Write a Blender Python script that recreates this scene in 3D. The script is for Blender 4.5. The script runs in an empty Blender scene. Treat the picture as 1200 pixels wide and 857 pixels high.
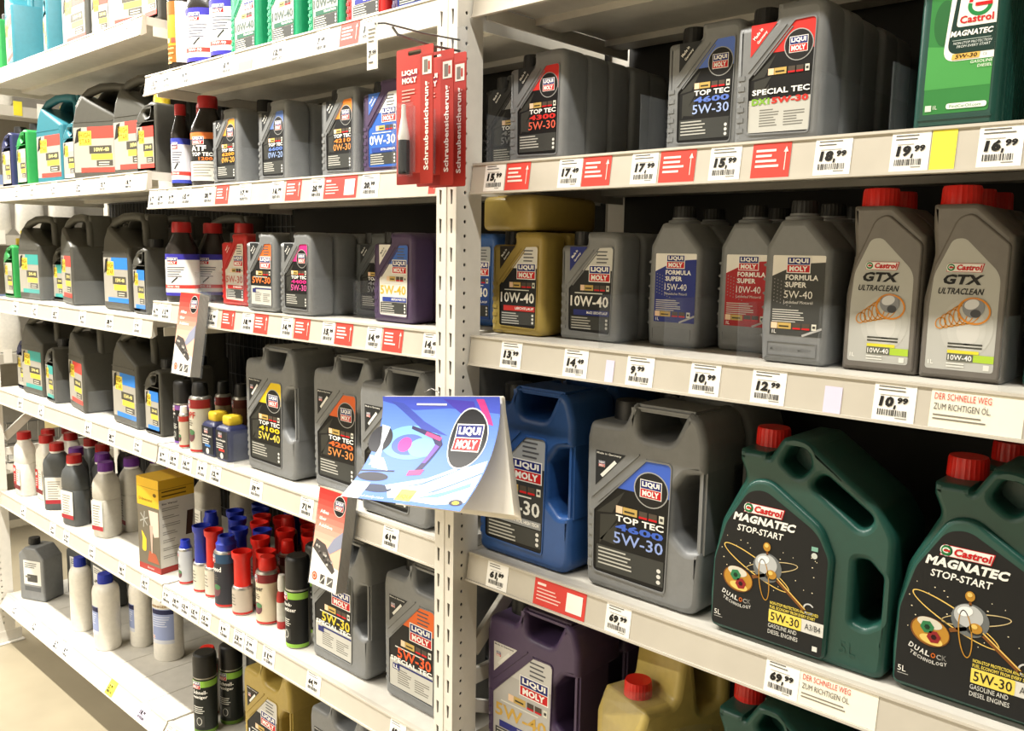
import bpy, bmesh, math, random
from mathutils import Matrix, Vector
from mathutils.geometry import tessellate_polygon
random.seed(7)
SC = bpy.context.scene
COL = SC.collection
PI = math.pi
R = math.radians

# ------------------------------------------------------------------ camera
YAW, PITCH, ROLL = R(42.71674701), R(7.38692693), R(0.94323394)
fw = Vector((-math.sin(YAW)*math.cos(PITCH), math.cos(YAW)*math.cos(PITCH), -math.sin(PITCH)))
rt = Vector((math.cos(YAW), math.sin(YAW), 0)); up = rt.cross(fw)
r2 = rt*math.cos(ROLL) + up*math.sin(ROLL); u2 = up*math.cos(ROLL) - rt*math.sin(ROLL)
cam = bpy.data.cameras.new('camera'); cam.sensor_width = 36; cam.sensor_fit = 'HORIZONTAL'
cam.lens = 1026.1684/1200*36; cam.clip_start = .02
co = bpy.data.objects.new('camera', cam); COL.objects.link(co)
co.matrix_world = Matrix(((r2.x, u2.x, -fw.x, 1.00833), (r2.y, u2.y, -fw.y, -1.05885), (r2.z, u2.z, -fw.z, 1.58279), (0, 0, 0, 1)))
SC.camera = co

# ------------------------------------------------------------------ world and lights
w = bpy.data.worlds.new('shop_hall'); SC.world = w; w.use_nodes = True
bg = w.node_tree.nodes['Background']; bg.inputs[0].default_value = (1.0, .955, .88, 1); bg.inputs[1].default_value = .32
def strip_lamp(name, x, y, z, lx, ly, power, tilt=0):
    l = bpy.data.lights.new(name, 'AREA'); l.shape = 'RECTANGLE'; l.size = lx; l.size_y = ly
    l.energy = power; l.color = (1.0, .955, .87)
    o = bpy.data.objects.new(name, l); COL.objects.link(o); o.location = (x, y, z); o.rotation_euler = (tilt, 0, 0)
    return o
strip_lamp('ceiling_tube_row', -3.1, -.54, 3.0, 5.6, .07, 170)          # the tubes over this aisle
strip_lamp('ceiling_tube_row', .85, -.54, 3.0, 1.9, .07, 20)
strip_lamp('ceiling_tube_row', -2.9, -2.7, 3.0, 5.2, .10, 400, R(-28))   # the next rows of tubes in the hall
strip_lamp('ceiling_tube_row', -2.2, -5.2, 3.1, 5.2, .10, 480, R(-45))
vs = SC.view_settings
vs.view_transform = 'Standard'; vs.look = 'None'; vs.gamma = 1; vs.use_curve_mapping = False
vs.exposure = 0.86

# ------------------------------------------------------------------ materials
def lin(h):
    h = h.lstrip('#'); c = [int(h[i:i+2], 16)/255 for i in (0, 2, 4)]
    return tuple(x/12.92 if x <= .04045 else ((x+.055)/1.055)**2.4 for x in c) + (1,)
_m = {}
def mat(name, hexc, rough=.45, metal=0, bump=.0, scale=300, vary=.06, spec=.5, trans=0, alpha=1, ior=1.45, coat=0):
    if name in _m: return _m[name]
    m = bpy.data.materials.new(name); m.use_nodes = True; nt = m.node_tree; b = nt.nodes['Principled BSDF']
    c = lin(hexc); b.inputs['Roughness'].default_value = rough; b.inputs['Metallic'].default_value = metal
    b.inputs['Specular IOR Level'].default_value = spec; b.inputs['IOR'].default_value = ior
    b.inputs['Transmission Weight'].default_value = trans; b.inputs['Alpha'].default_value = alpha
    b.inputs['Coat Weight'].default_value = coat
    tc = nt.nodes.new('ShaderNodeTexCoord'); n = nt.nodes.new('ShaderNodeTexNoise'); n.inputs['Scale'].default_value = scale*.08; n.inputs['Detail'].default_value = 3
    nt.links.new(tc.outputs['Object'], n.inputs['Vector'])
    r = nt.nodes.new('ShaderNodeValToRGB'); r.color_ramp.elements[0].position = .3; r.color_ramp.elements[1].position = .7
    r.color_ramp.elements[0].color = tuple(x*(1-vary) for x in c[:3]) + (1,); r.color_ramp.elements[1].color = tuple(min(1, x*(1+vary)) for x in c[:3]) + (1,)
    nt.links.new(n.outputs['Fac'], r.inputs['Fac']); nt.links.new(r.outputs['Color'], b.inputs['Base Color'])
    if bump:
        n2 = nt.nodes.new('ShaderNodeTexNoise'); n2.inputs['Scale'].default_value = scale; nt.links.new(tc.outputs['Object'], n2.inputs['Vector'])
        bp = nt.nodes.new('ShaderNodeBump'); bp.inputs['Strength'].default_value = bump; bp.inputs['Distance'].default_value = .001
        nt.links.new(n2.outputs['Fac'], bp.inputs['Height']); nt.links.new(bp.outputs['Normal'], b.inputs['Normal'])
    _m[name] = m; return m
def plastic(name, hexc, rough=.42): return mat(name, hexc, rough, bump=.12, scale=900, vary=.05)
def ink(hexc, rough=.5): return mat('ink_' + hexc, hexc, rough, vary=.02, spec=.3)
P_GREY = plastic('plastic_grey', '77797a', .38); P_GOLD = plastic('plastic_gold', 'a08a44', .36); P_PURPLE = plastic('plastic_purple', '4a3a58', .4)
P_BLUE = plastic('plastic_blue', '28508c', .38); P_RED = plastic('plastic_red', 'b3221f', .4); P_GREEN = plastic('plastic_green', '1f8a60', .4)
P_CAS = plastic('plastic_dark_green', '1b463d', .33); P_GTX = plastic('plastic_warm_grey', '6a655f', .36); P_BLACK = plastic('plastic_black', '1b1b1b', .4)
P_ANTH = plastic('plastic_anthracite', '4a4943', .45); P_TEAL = plastic('plastic_teal', '2f6f7c', .4); P_BGREEN = plastic('plastic_bright_green', '2b8a45', .4)
P_NAVY = plastic('plastic_navy', '2a2f55', .4); P_DARK = plastic('plastic_dark_amber', '26221f', .25); P_WHITE = plastic('plastic_white', 'dedad0', .4)
P_LGREY = plastic('plastic_light_grey', 'b9b5aa', .42); P_DGREY = plastic('plastic_dark_grey', '4b4e4f', .4); P_PALE = plastic('plastic_pale_gold', 'b09c58', .3)
C_RED = plastic('cap_red', 'cf2016', .35); C_DRED = plastic('cap_dark_red', 'a81d1d', .35); C_YEL = plastic('cap_yellow', 'd9b92c', .4); C_PUR = plastic('cap_purple', '5a2478', .38)
C_BLUE = plastic('cap_blue', '1c2f9c', .35); C_WHITE = plastic('cap_white', 'e2e0da', .4); METAL = mat('can_metal', 'b8b6b0', .3, .85, vary=.03)
STEEL = mat('powder_coated_steel', 'e4e0d6', .45, bump=.05, scale=600, vary=.03); RAIL = mat('rail_plastic', 'beb8ab', .38, vary=.03)
BOARD = mat('shelf_board', 'c8c4ba', .5, bump=.05, scale=400, vary=.05); BACK_SHADE = mat('rack_back_shade', '24221f', .7, vary=.1)  # dark tone of the backs is deep shade put into the colour
def clear(name, hexc, fac, rough):
    m = bpy.data.materials.new(name); m.use_nodes = True; nt = m.node_tree; nt.nodes.clear()
    o = nt.nodes.new('ShaderNodeOutputMaterial'); mx = nt.nodes.new('ShaderNodeMixShader'); t = nt.nodes.new('ShaderNodeBsdfTransparent'); g = nt.nodes.new('ShaderNodeBsdfPrincipled')
    g.inputs['Base Color'].default_value = lin(hexc); g.inputs['Roughness'].default_value = rough; mx.inputs[0].default_value = fac
    n = nt.nodes.new('ShaderNodeTexNoise'); n.inputs['Scale'].default_value = 60; b = nt.nodes.new('ShaderNodeBump'); b.inputs['Strength'].default_value = .05; nt.links.new(n.outputs['Fac'], b.inputs['Height']); nt.links.new(b.outputs['Normal'], g.inputs['Normal'])
    nt.links.new(t.outputs[0], mx.inputs[1]); nt.links.new(g.outputs[0], mx.inputs[2]); nt.links.new(mx.outputs[0], o.inputs[0]); return m
CLEAR = clear('clear_acrylic', 'aab0b6', .075, .1); FILM = clear('clear_film', 'd8d6cc', .10, .15)
WIRE = mat('wire', '8a8a88', .3, .9, vary=.03); PAPER = mat('paper', 'efeade', .7, vary=.03); CARD = mat('card', 'e6e2da', .6, vary=.03)

# ------------------------------------------------------------------ mesh helpers
def fin(me, m, angle=38):
    me.materials.clear(); me.materials.append(m); me.shade_smooth(); me.set_sharp_from_angle(angle=R(angle)); return me
def rpoly(pts, n=5):
    """rounded polygon: pts = (x, y) or (x, y, radius)"""
    out = []; N = len(pts)
    for i, p in enumerate(pts):
        r = p[2] if len(p) > 2 else 0; c = Vector(p[:2])
        if r <= 0: out.append(tuple(c)); continue
        a = Vector(pts[i-1][:2]) - c; b = Vector(pts[(i+1) % N][:2]) - c
        la, lb = a.length, b.length; a.normalize(); b.normalize()
        ang = a.angle(b); t = min(r/math.tan(ang/2), la*.48, lb*.48)
        p0 = c + a*t; p2 = c + b*t
        for k in range(n+1):
            s = k/n; q = p0*(1-s)**2 + c*2*s*(1-s) + p2*s*s; out.append((q.x, q.y))
    return out
def slab(loops, depth, bevel, m, res=2, angle=38):
    """2D outline (first loop) with holes, extruded along Y and rounded at the edges; centred on y = 0"""
    cu = bpy.data.curves.new('c', 'CURVE'); cu.dimensions = '2D'; cu.fill_mode = 'BOTH'
    cu.extrude = depth/2 - bevel; cu.bevel_depth = bevel; cu.bevel_resolution = res; cu.offset = -bevel
    for lp in loops:
        s = cu.splines.new('POLY'); s.points.add(len(lp)-1); s.use_cyclic_u = True
        for q, p in zip(s.points, lp): q.co = (p[0], p[1], 0, 1)
    ob = bpy.data.objects.new('c', cu); me = bpy.data.meshes.new_from_object(ob)
    bpy.data.objects.remove(ob); bpy.data.curves.remove(cu)
    me.transform(Matrix.Rotation(PI/2, 4, 'X'))
    return fin(me, m, angle)
def from_bm(bm, m, angle=38):
    me = bpy.data.meshes.new('m'); bm.to_mesh(me); bm.free(); return fin(me, m, angle)
def lathe(prof, m, seg=28, sx=1, sy=1, c=(0, 0, 0), angle=38):
    bm = bmesh.new(); rings = []
    for r, z in prof:
        if r < 1e-6: rings.append([bm.verts.new((c[0], c[1], c[2]+z))])
        else: rings.append([bm.verts.new((c[0]+r*sx*math.cos(2*PI*k/seg), c[1]+r*sy*math.sin(2*PI*k/seg), c[2]+z)) for k in range(seg)])
    for a, b in zip(rings, rings[1:]):
        for k in range(seg):
            k2 = (k+1) % seg
            if len(a) == 1 and len(b) == 1: continue
            if len(a) == 1: bm.faces.new((a[0], b[k2], b[k]))
            elif len(b) == 1: bm.faces.new((a[k], a[k2], b[0]))
            else: bm.faces.new((a[k], a[k2], b[k2], b[k]))
    bmesh.ops.recalc_face_normals(bm, faces=bm.faces)
    return from_bm(bm, m, angle)
def loft(rings, m, seg=28, power=4, angle=38):
    """rounded-box sections: (z, half width, half depth, cx, cy)"""
    bm = bmesh.new(); R_ = []
    for z, a, b, cx, cy in rings:
        v = []
        for k in range(seg):
            t = 2*PI*(k+.5)/seg; ct, st = math.cos(t), math.sin(t)
            v.append(bm.verts.new((cx+a*math.copysign(abs(ct)**(2/power), ct), cy+b*math.copysign(abs(st)**(2/power), st), z)))
        R_.append(v)
    for a, b in zip(R_, R_[1:]):
        for k in range(seg): bm.faces.new((a[k], a[(k+1) % seg], b[(k+1) % seg], b[k]))
    bm.faces.new(R_[0][::-1]); bm.faces.new(R_[-1])
    bmesh.ops.recalc_face_normals(bm, faces=bm.faces)
    return from_bm(bm, m, angle)
def boxes(lst, m, bevel=0):
    """boxes given as (x0, x1, y0, y1, z0, z1)"""
    bm = bmesh.new()
    for x0, x1, y0, y1, z0, z1 in lst:
        r = bmesh.ops.create_cube(bm, size=1)
        bmesh.ops.transform(bm, matrix=Matrix.Translation(((x0+x1)/2, (y0+y1)/2, (z0+z1)/2)) @ Matrix.Diagonal((x1-x0, y1-y0, z1-z0, 1)), verts=r['verts'])
    if bevel: bmesh.ops.bevel(bm, geom=bm.edges[:], offset=bevel, segments=2, affect='EDGES')
    return from_bm(bm, m, 30)
def tube(pts, r, m, seg=8, closed=False):
    bm = bmesh.new(); rings = []; n = len(pts); P = [Vector(p) for p in pts]
    for i, p in enumerate(P):
        t = (P[(i+1) % n] - P[i-1]) if closed or 0 < i < n-1 else (P[min(i+1, n-1)] - P[max(i-1, 0)])
        t.normalize(); a = t.orthogonal() if abs(t.z) > .95 else t.cross(Vector((0, 0, 1))); a.normalize(); b = t.cross(a)
        rings.append([bm.verts.new(p + a*r*math.cos(2*PI*k/seg) + b*r*math.sin(2*PI*k/seg)) for k in range(seg)])
    pr = list(zip(rings, rings[1:])) + ([(rings[-1], rings[0])] if closed else [])
    for a, b in pr:
        for k in range(seg): bm.faces.new((a[k], a[(k+1) % seg], b[(k+1) % seg], b[k]))
    if not closed: bm.faces.new(rings[0][::-1]); bm.faces.new(rings[-1])
    bmesh.ops.recalc_face_normals(bm, faces=bm.faces)
    return from_bm(bm, m, 50)
def join(*meshes):
    """several pieces of one part joined into one mesh"""
    bm = bmesh.new(); mats = []
    for me in meshes:
        n0 = len(bm.faces); bm.from_mesh(me); bm.faces.ensure_lookup_table(); idx = []
        for mm in me.materials:
            if mm not in mats: mats.append(mm)
            idx.append(mats.index(mm))
        for f in bm.faces[n0:]: f.material_index = idx[f.material_index]
    out = bpy.data.meshes.new('m'); bm.to_mesh(out); bm.free()
    for mm in mats: out.materials.append(mm)
    out.shade_smooth(); out.set_sharp_from_angle(angle=R(38)); return out
def ribbed_cap(r, h, m, c=(0, 0, 0), n=28, dr=.0012, taper=.97):
    bm = bmesh.new(); seg = n*2; rings = []
    for k, (f, z) in enumerate(((1, 0), (1, h*.12), (taper, h*.86), (taper*.94, h), (0, h))):
        if f == 0: rings.append([bm.verts.new((c[0], c[1], c[2]+h))]); continue
        rings.append([bm.verts.new((c[0]+(r*f-(dr if i % 2 and 0 < k < 3 else 0))*math.cos(2*PI*i/seg), c[1]+(r*f-(dr if i % 2 and 0 < k < 3 else 0))*math.sin(2*PI*i/seg), c[2]+z)) for i in range(seg)])
    for a, b in zip(rings, rings[1:]):
        for i in range(seg):
            if len(b) == 1: bm.faces.new((a[i], a[(i+1) % seg], b[0]))
            else: bm.faces.new((a[i], a[(i+1) % seg], b[(i+1) % seg], b[i]))
    bm.faces.new(rings[0][::-1])
    return from_bm(bm, m, 25)
def shift(me, v):
    me.transform(Matrix.Translation(v)); return me

# ------------------------------------------------------------------ printed labels as thin geometry
_t = {}
def tmesh(s, bold):
    k = (s, bold)
    if k in _t: return _t[k]
    cu = bpy.data.curves.new('t', 'FONT'); cu.body = s; cu.size = 1; cu.resolution_u = 2; cu.offset = bold; cu.fill_mode = 'FRONT'
    cu.space_character = 1 + bold*1.2
    ob = bpy.data.objects.new('t', cu); me = bpy.data.meshes.new_from_object(ob)
    V = [(v.co.x, v.co.y) for v in me.vertices]; F = [tuple(p.vertices) for p in me.polygons]
    bpy.data.objects.remove(ob); bpy.data.curves.remove(cu); bpy.data.meshes.remove(me)
    x0 = min(v[0] for v in V); x1 = max(v[0] for v in V); y0 = min(v[1] for v in V); y1 = max(v[1] for v in V)
    _t[k] = ([((x-x0)/(x1-x0), (y-y0)/(y1-y0)) for x, y in V], F); return _t[k]
class Print:
    def __init__(s, xf=(1, 0, 1, 0)): s.it = []; s.xf = xf
    def put(s, V, F, m, layer): s.it.append((V, F, m, layer))
    def poly(s, pts, c, layer=1):
        V = [tuple(p[:2]) for p in pts]; F = tessellate_polygon([[Vector((x, y, 0)) for x, y in V]]); s.put(V, [tuple(f) for f in F], ink(c), layer)
    def rect(s, x, z, w, h, c, layer=1, r=0, sh=0):
        s.poly(rpoly([(x, z, r), (x+w, z, r), (x+w+sh, z+h, r), (x+sh, z+h, r)], 3) if r else [(x, z), (x+w, z), (x+w+sh, z+h), (x+sh, z+h)], c, layer)
    def text(s, t, x, z, w, h, c, layer=3, bold=.02, sh=0, rot=0):
        V, F = tmesh(t, bold); ca, sa = math.cos(rot), math.sin(rot); o = []
        for a, b in V:
            px, pz = a*w + b*sh*h, b*h; o.append((x + px*ca - pz*sa, z + px*sa + pz*ca))
        s.put(o, F, ink(c), layer)
    def ell(s, cx, cz, rx, rz, c, layer=1, n=28, rot=0):
        ca, sa = math.cos(rot), math.sin(rot)
        s.poly([(cx+rx*math.cos(2*PI*k/n)*ca-rz*math.sin(2*PI*k/n)*sa, cz+rx*math.cos(2*PI*k/n)*sa+rz*math.sin(2*PI*k/n)*ca) for k in range(n)], c, layer)
    def ring(s, cx, cz, rx, rz, t, c, layer=2, n=32, rot=0, a0=0, a1=2*PI):
        V = []; F = []; ca, sa = math.cos(rot), math.sin(rot)
        for k in range(n+1):
            a = a0+(a1-a0)*k/n
            for q in (0, t):
                x, z = (rx-q)*math.cos(a), (rz-q)*math.sin(a); V.append((cx+x*ca-z*sa, cz+x*sa+z*ca))
        for k in range(n): F.append((2*k, 2*k+1, 2*k+3, 2*k+2))
        s.put(V, F, ink(c), layer)
    def lines(s, x, z, w, n, pitch, h, c, layer=2, seed=0, sh=0):
        rr = random.Random(seed)
        for k in range(n): s.rect(x+sh*k, z-k*pitch-h, w*rr.uniform(.6, 1), h, c, layer)
    def line(s, x0, z0, x1, z1, t, c, layer=2):
        d = Vector((x1-x0, z1-z0)); d.normalize(); nx, nz = -d.y*t/2, d.x*t/2
        s.poly([(x0+nx, z0+nz), (x0-nx, z0-nz), (x1-nx, z1-nz), (x1+nx, z1+nz)], c, layer)
    def build(s, y0=0, mp=None, edge=0, eps=.00022):
        bm = bmesh.new(); mats = []; sx, ox, sz, oz = s.xf
        lay = bm.verts.layers.float.new('l')
        for V, F, m, l in s.it:
            if m not in mats: mats.append(m)
            vs_ = [bm.verts.new((x*sx+ox, 0, z*sz+oz)) for x, z in V]
            for v in vs_: v[lay] = l
            for f in F:
                try:
                    fc = bm.faces.new([vs_[i] for i in f]); fc.material_index = mats.index(m)
                except ValueError: pass
        if edge:
            for _ in range(6):
                es = [e for e in bm.edges if e.calc_length() > edge]
                if not es: break
                bmesh.ops.subdivide_edges(bm, edges=es, cuts=1)
                bmesh.ops.triangulate(bm, faces=[f for f in bm.faces if len(f.verts) > 4])
        bm.normal_update()
        for f in bm.faces:
            if f.normal.y > 0: f.normal_flip()
        for v in bm.verts:
            d = eps*(v[lay]+1)
            if mp: v.co = mp(v.co.x, v.co.z, d)
            else: v.co.y = y0 - d
        me = bpy.data.meshes.new('m'); bm.to_mesh(me); bm.free()
        for m in mats: me.materials.append(m)
        return me
def cyl_map(r, sy=1, cy=0):
    return lambda x, z, d: Vector(((r+d)*math.sin(x/r), cy-(r+d)*sy*math.cos(x/r), z))
WH, BK, NAVY, LRED, SILV = 'f2f0ea', '0d0d0d', '17216e', 'c4161c', 'b8b9b8'
def lm_logo(p, x, z, w, h, layer=3, border=True):
    b = w*.035
    if border: p.rect(x-b, z-b, w+2*b, h+2*b, WH, layer)
    p.rect(x, z+h*.52, w, h*.48, NAVY, layer+1); p.rect(x, z, w, h*.48, LRED, layer+1)
    p.text('LIQUI', x+w*.07, z+h*.58, w*.86, h*.36, WH, layer+2, .05); p.text('MOLY', x+w*.09, z+h*.06, w*.82, h*.36, WH, layer+2, .05)
def cas_logo(p, x, z, w, h, layer=3):
    p.rect(x, z, w, h, LRED, layer, 0, h*.25); p.rect(x+w*.015, z+h*.05, w*.965, h*.9, WH, layer+1, 0, h*.22)
    p.ell(x+h*.5, z+h*.5, h*.5, h*.5, WH, layer+1, 20); p.ell(x+h*.5, z+h*.5, h*.42, h*.42, '1c7a3d', layer+2, 20)
    p.ring(x+h*.5, z+h*.52, h*.3, h*.24, h*.1, WH, layer+3, 14, 0, .3, 5.4); p.rect(x+h*.3, z+h*.42, h*.5, h*.16, LRED, layer+4)
    p.text('Castrol', x+h*1.05, z+h*.18, w-h*1.15, h*.68, LRED, layer+3, .045, .2)
def icons(p, x, z, w, h, layer=3):
    p.rect(x, z, w*.14, h, 'e9c9a8', layer); p.rect(x+w*.15, z, w*.3, h, 'c2a35a', layer); p.rect(x+w*.18, z+h*.3, w*.22, h*.25, '3a3420', layer+1)
    for k in (0, 1):
        p.rect(x+w*(.49+.2*k), z, w*.17, h, '4c4238', layer); p.rect(x+w*(.49+.2*k), z, w*.17, h*.28, LRED, layer+1)
    p.rect(x+w*.9, z, w*.1, h, 'd8d6c8', layer); p.rect(x+w*.92, z+h*.3, w*.06, h*.4, '3b3b38', layer+1)

# ------------------------------------------------------------------ things and parts
def link(name, me, parent=None, label=None, kind=None):
    o = bpy.data.objects.new(name, me); COL.objects.link(o)
    if parent: o.parent = parent
    if label: o['label'] = label
    if kind: o['kind'] = kind
    return o
def struct(name, me): return link(name, me, None, None, 'structure')
def thing(name, label, cat, loc=(0, 0, 0), rz=0, group=None, rx=0, ry=0):
    o = bpy.data.objects.new(name, None); o.empty_display_size = .02; COL.objects.link(o)
    o.location = loc; o.rotation_euler = (rx, ry, rz); o['label'] = label; o['category'] = cat
    if group: o['group'] = group
    return o
def spawn(spec, loc, rz, label, group=None, rx=0, ry=0):
    """a thing from a list of parts: (name, mesh, [sub-parts])"""
    t = thing(spec['name'], label, spec['cat'], loc, rz, group, rx, ry)
    for nm, me, *sub in spec['parts']:
        o = link(nm, me, t)
        for s2 in (sub[0] if sub else []): link(s2[0], s2[1], o)
    return t
# shelf surfaces (top of board)
ZB = dict(R0=2.028, M1=2.028, R1=1.733, M2=1.733, R2=1.433, M3=1.433, R3=1.032, M4=1.032, L4=1.032, M5=.621, L5=.621, R4=.621, L6=.204, M6=.204, R5=.204, L1=2.186, L2=1.783, L3=1.382)
GRP = dict(R1='oil on the upper right shelf', R2='oil on the second right shelf', R3='oil on the third right shelf', R4='oil on the lower right shelf', M1='bottles on the top middle shelf', M2='bottles on the second middle shelf', M3='bottles on the third middle shelf', M4='goods on the fourth middle shelf', M5='goods on the fifth middle shelf', M6='goods on the bottom middle shelf', L1='canisters on the top left shelf', L2='canisters on the second left shelf', L3='canisters on the third left shelf', L4='canisters on the fourth left shelf', L5='bottles on the fifth left shelf', L6='bottles on the bottom left shelf')
def stand(spec, sh, xl, y, label, yaw=0, group=None, dz=0):
    """stand a thing on shelf sh with its front left base corner at (xl, y)"""
    a = R(yaw); W, D = spec['w'], spec['d']
    return spawn(spec, (xl + W/2*math.cos(a) - D/2*math.sin(a), y + W/2*math.sin(a) + D/2*math.cos(a), ZB[sh]+.0006+dz), a, label, group or GRP[sh])
def centre(spec, sh, x, y, label, yaw=0, group=None, dz=0):
    return spawn(spec, (x, y, ZB[sh]+.0006+dz), R(yaw), label, group or GRP[sh])
ORD = ['second', 'third', 'fourth', 'fifth', 'sixth', 'seventh']
def row(spec, sh, xl, y, n, label, desc, step=None, yaw=0, jit=.004):
    stand(spec, sh, xl, y, label, yaw)
    for k in range(n):
        stand(spec, sh, xl+random.uniform(-jit, jit), y+(k+1)*(step or spec['d']+.004), f'{ORD[k]} in line behind {desc}', yaw)

# ================================================================== the setting
FLOOR = mat('polished_screed', '958b75', .35, bump=.05, scale=60, vary=.08)
struct('floor', boxes([(-9, 5, -7, 6, -.1, 0)], FLOOR))
WALL = mat('painted_wall', '7a7468', .8, bump=.05, scale=80, vary=.04); CEIL = mat('ceiling_panels', '6e695f', .8, vary=.04)
struct('wall_left', boxes([(-9.1, -9, -7, 6, 0, 4.2)], WALL)); struct('wall_right', boxes([(5, 5.1, -7, 6, 0, 4.2)], WALL))
struct('wall_back', boxes([(-9, 5, 6, 6.1, 0, 4.2)], WALL)); struct('wall_front', boxes([(-9, 5, -7.1, -7, 0, 4.2)], WALL)); struct('ceiling', boxes([(-9, 5, -7, 6, 4.2, 4.3)], CEIL))

# ================================================================== the rack
def perforated(cells, m, t=.0022):
    """plate in the XZ plane (front at y = 0) from cells (x0, x1, z0, z1, hole or None); hole edges are turned inwards"""
    bm = bmesh.new()
    for x0, x1, z0, z1, hole in cells:
        out = [(x0, z0), (x1, z0), (x1, z1), (x0, z1)]; lp = [out] + ([hole] if hole else [])
        flat = [q for l in lp for q in l]; vv = [bm.verts.new((x, 0, z)) for x, z in flat]
        for f in tessellate_polygon([[Vector((x, z, 0)) for x, z in l] for l in lp]): bm.faces.new([vv[i] for i in f])
        if hole:
            h0 = vv[4:]; h1 = [bm.verts.new((v.co.x, t, v.co.z)) for v in h0]
            for k in range(len(h0)): bm.faces.new((h0[k], h0[(k+1) % len(h0)], h1[(k+1) % len(h0)], h1[k]))
    bmesh.ops.remove_doubles(bm, verts=bm.verts, dist=1e-6)
    bm.normal_update()
    for f in bm.faces:
        if f.normal.y > .9: f.normal_flip()
    return from_bm(bm, m, 20)
def upright(x0, label, z1=2.45):
    t = thing('rack_upright', label, 'rack frame', (x0, 0, 0), 0, 'perforated rack frames')
    W, D = .05, .062
    cells = []; zs = [1.990-.05*i for i in range(-8, 39) if .08 < 1.990-.05*i < z1-.03]
    for xa, xb, xc in ((0, .0245, .0105), (.0245, W, .0385)):
        cells.append((xa, xb, zs[0]+.012, z1, None)); cells.append((xa, xb, .004, zs[-1]-.038, None))
        for zt in zs: cells.append((xa, xb, zt-.038, zt+.012, [(xc-.0034, zt-.0005), (xc-.0022, zt-.026), (xc+.0016, zt-.027), (xc+.003, zt-.002)]))
    link('front_plate', perforated(cells, STEEL), t)
    cells = []; zs = [1.984-.025*i for i in range(-16, 78) if .06 < 1.984-.025*i < z1-.03]
    cells.append((0, D, zs[0]+.0125, z1, None)); cells.append((0, D, .004, zs[-1]-.0125, None))
    for zt in zs: cells.append((0, D, zt-.0125, zt+.0125, [(.022+.0034*math.cos(2*PI*k/10), zt+.0034*math.sin(2*PI*k/10)) for k in range(10)]))
    sp = perforated(cells, STEEL)
    o = link('side_plate', sp, t); o.location = (W, 0, 0); o.rotation_euler = (0, 0, PI/2)
    o = link('side_plate', sp, t); o.location = (0, 0, 0); o.rotation_euler = (0, 0, PI/2); o.scale = (1, -1, 1)
    link('front_rib', boxes([(.0225, .0265, -.0012, 0, .01, z1)], STEEL), t)
    link('channel_back', boxes([(.002, W-.002, .058, .0605, .01, z1)], BACK_SHADE), t)
    link('rear_post', boxes([(0, W, .50, .55, .004, z1)], STEEL, .003), t)
    for y0, z0, y1, z1_, hw in ((.064, .826, .49, 1.197, .016), (.064, .773, .49, .773, .0155), (.064, .715, .49, .53, .012), (.064, .16, .49, .16, .0155), (.064, 2.30, .49, 2.30, .0155)):
        ln = math.hypot(y1-y0, z1_-z0); me = boxes([(-.006, .006, 0, ln, -hw, hw)], STEEL, .001)
        o = link('brace', me, t); o.location = (W-.013, y0, z0); o.rotation_euler = (math.atan2(z1_-z0, y1-y0), 0, 0)
    link('foot_plate', boxes([(-.015, W+.02, -.03, .09, 0, .005), (W-.002, W+.002, -.01, .085, .005, .05)], STEEL, .001), t)
    return t
upright(-2.771, 'white perforated upright standing on its foot plate at the left edge')
upright(-.157, 'white perforated upright between the two rack bays, behind the hanging calendar')
upright(1.12, 'white perforated upright closing the right bay, outside the picture')

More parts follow.
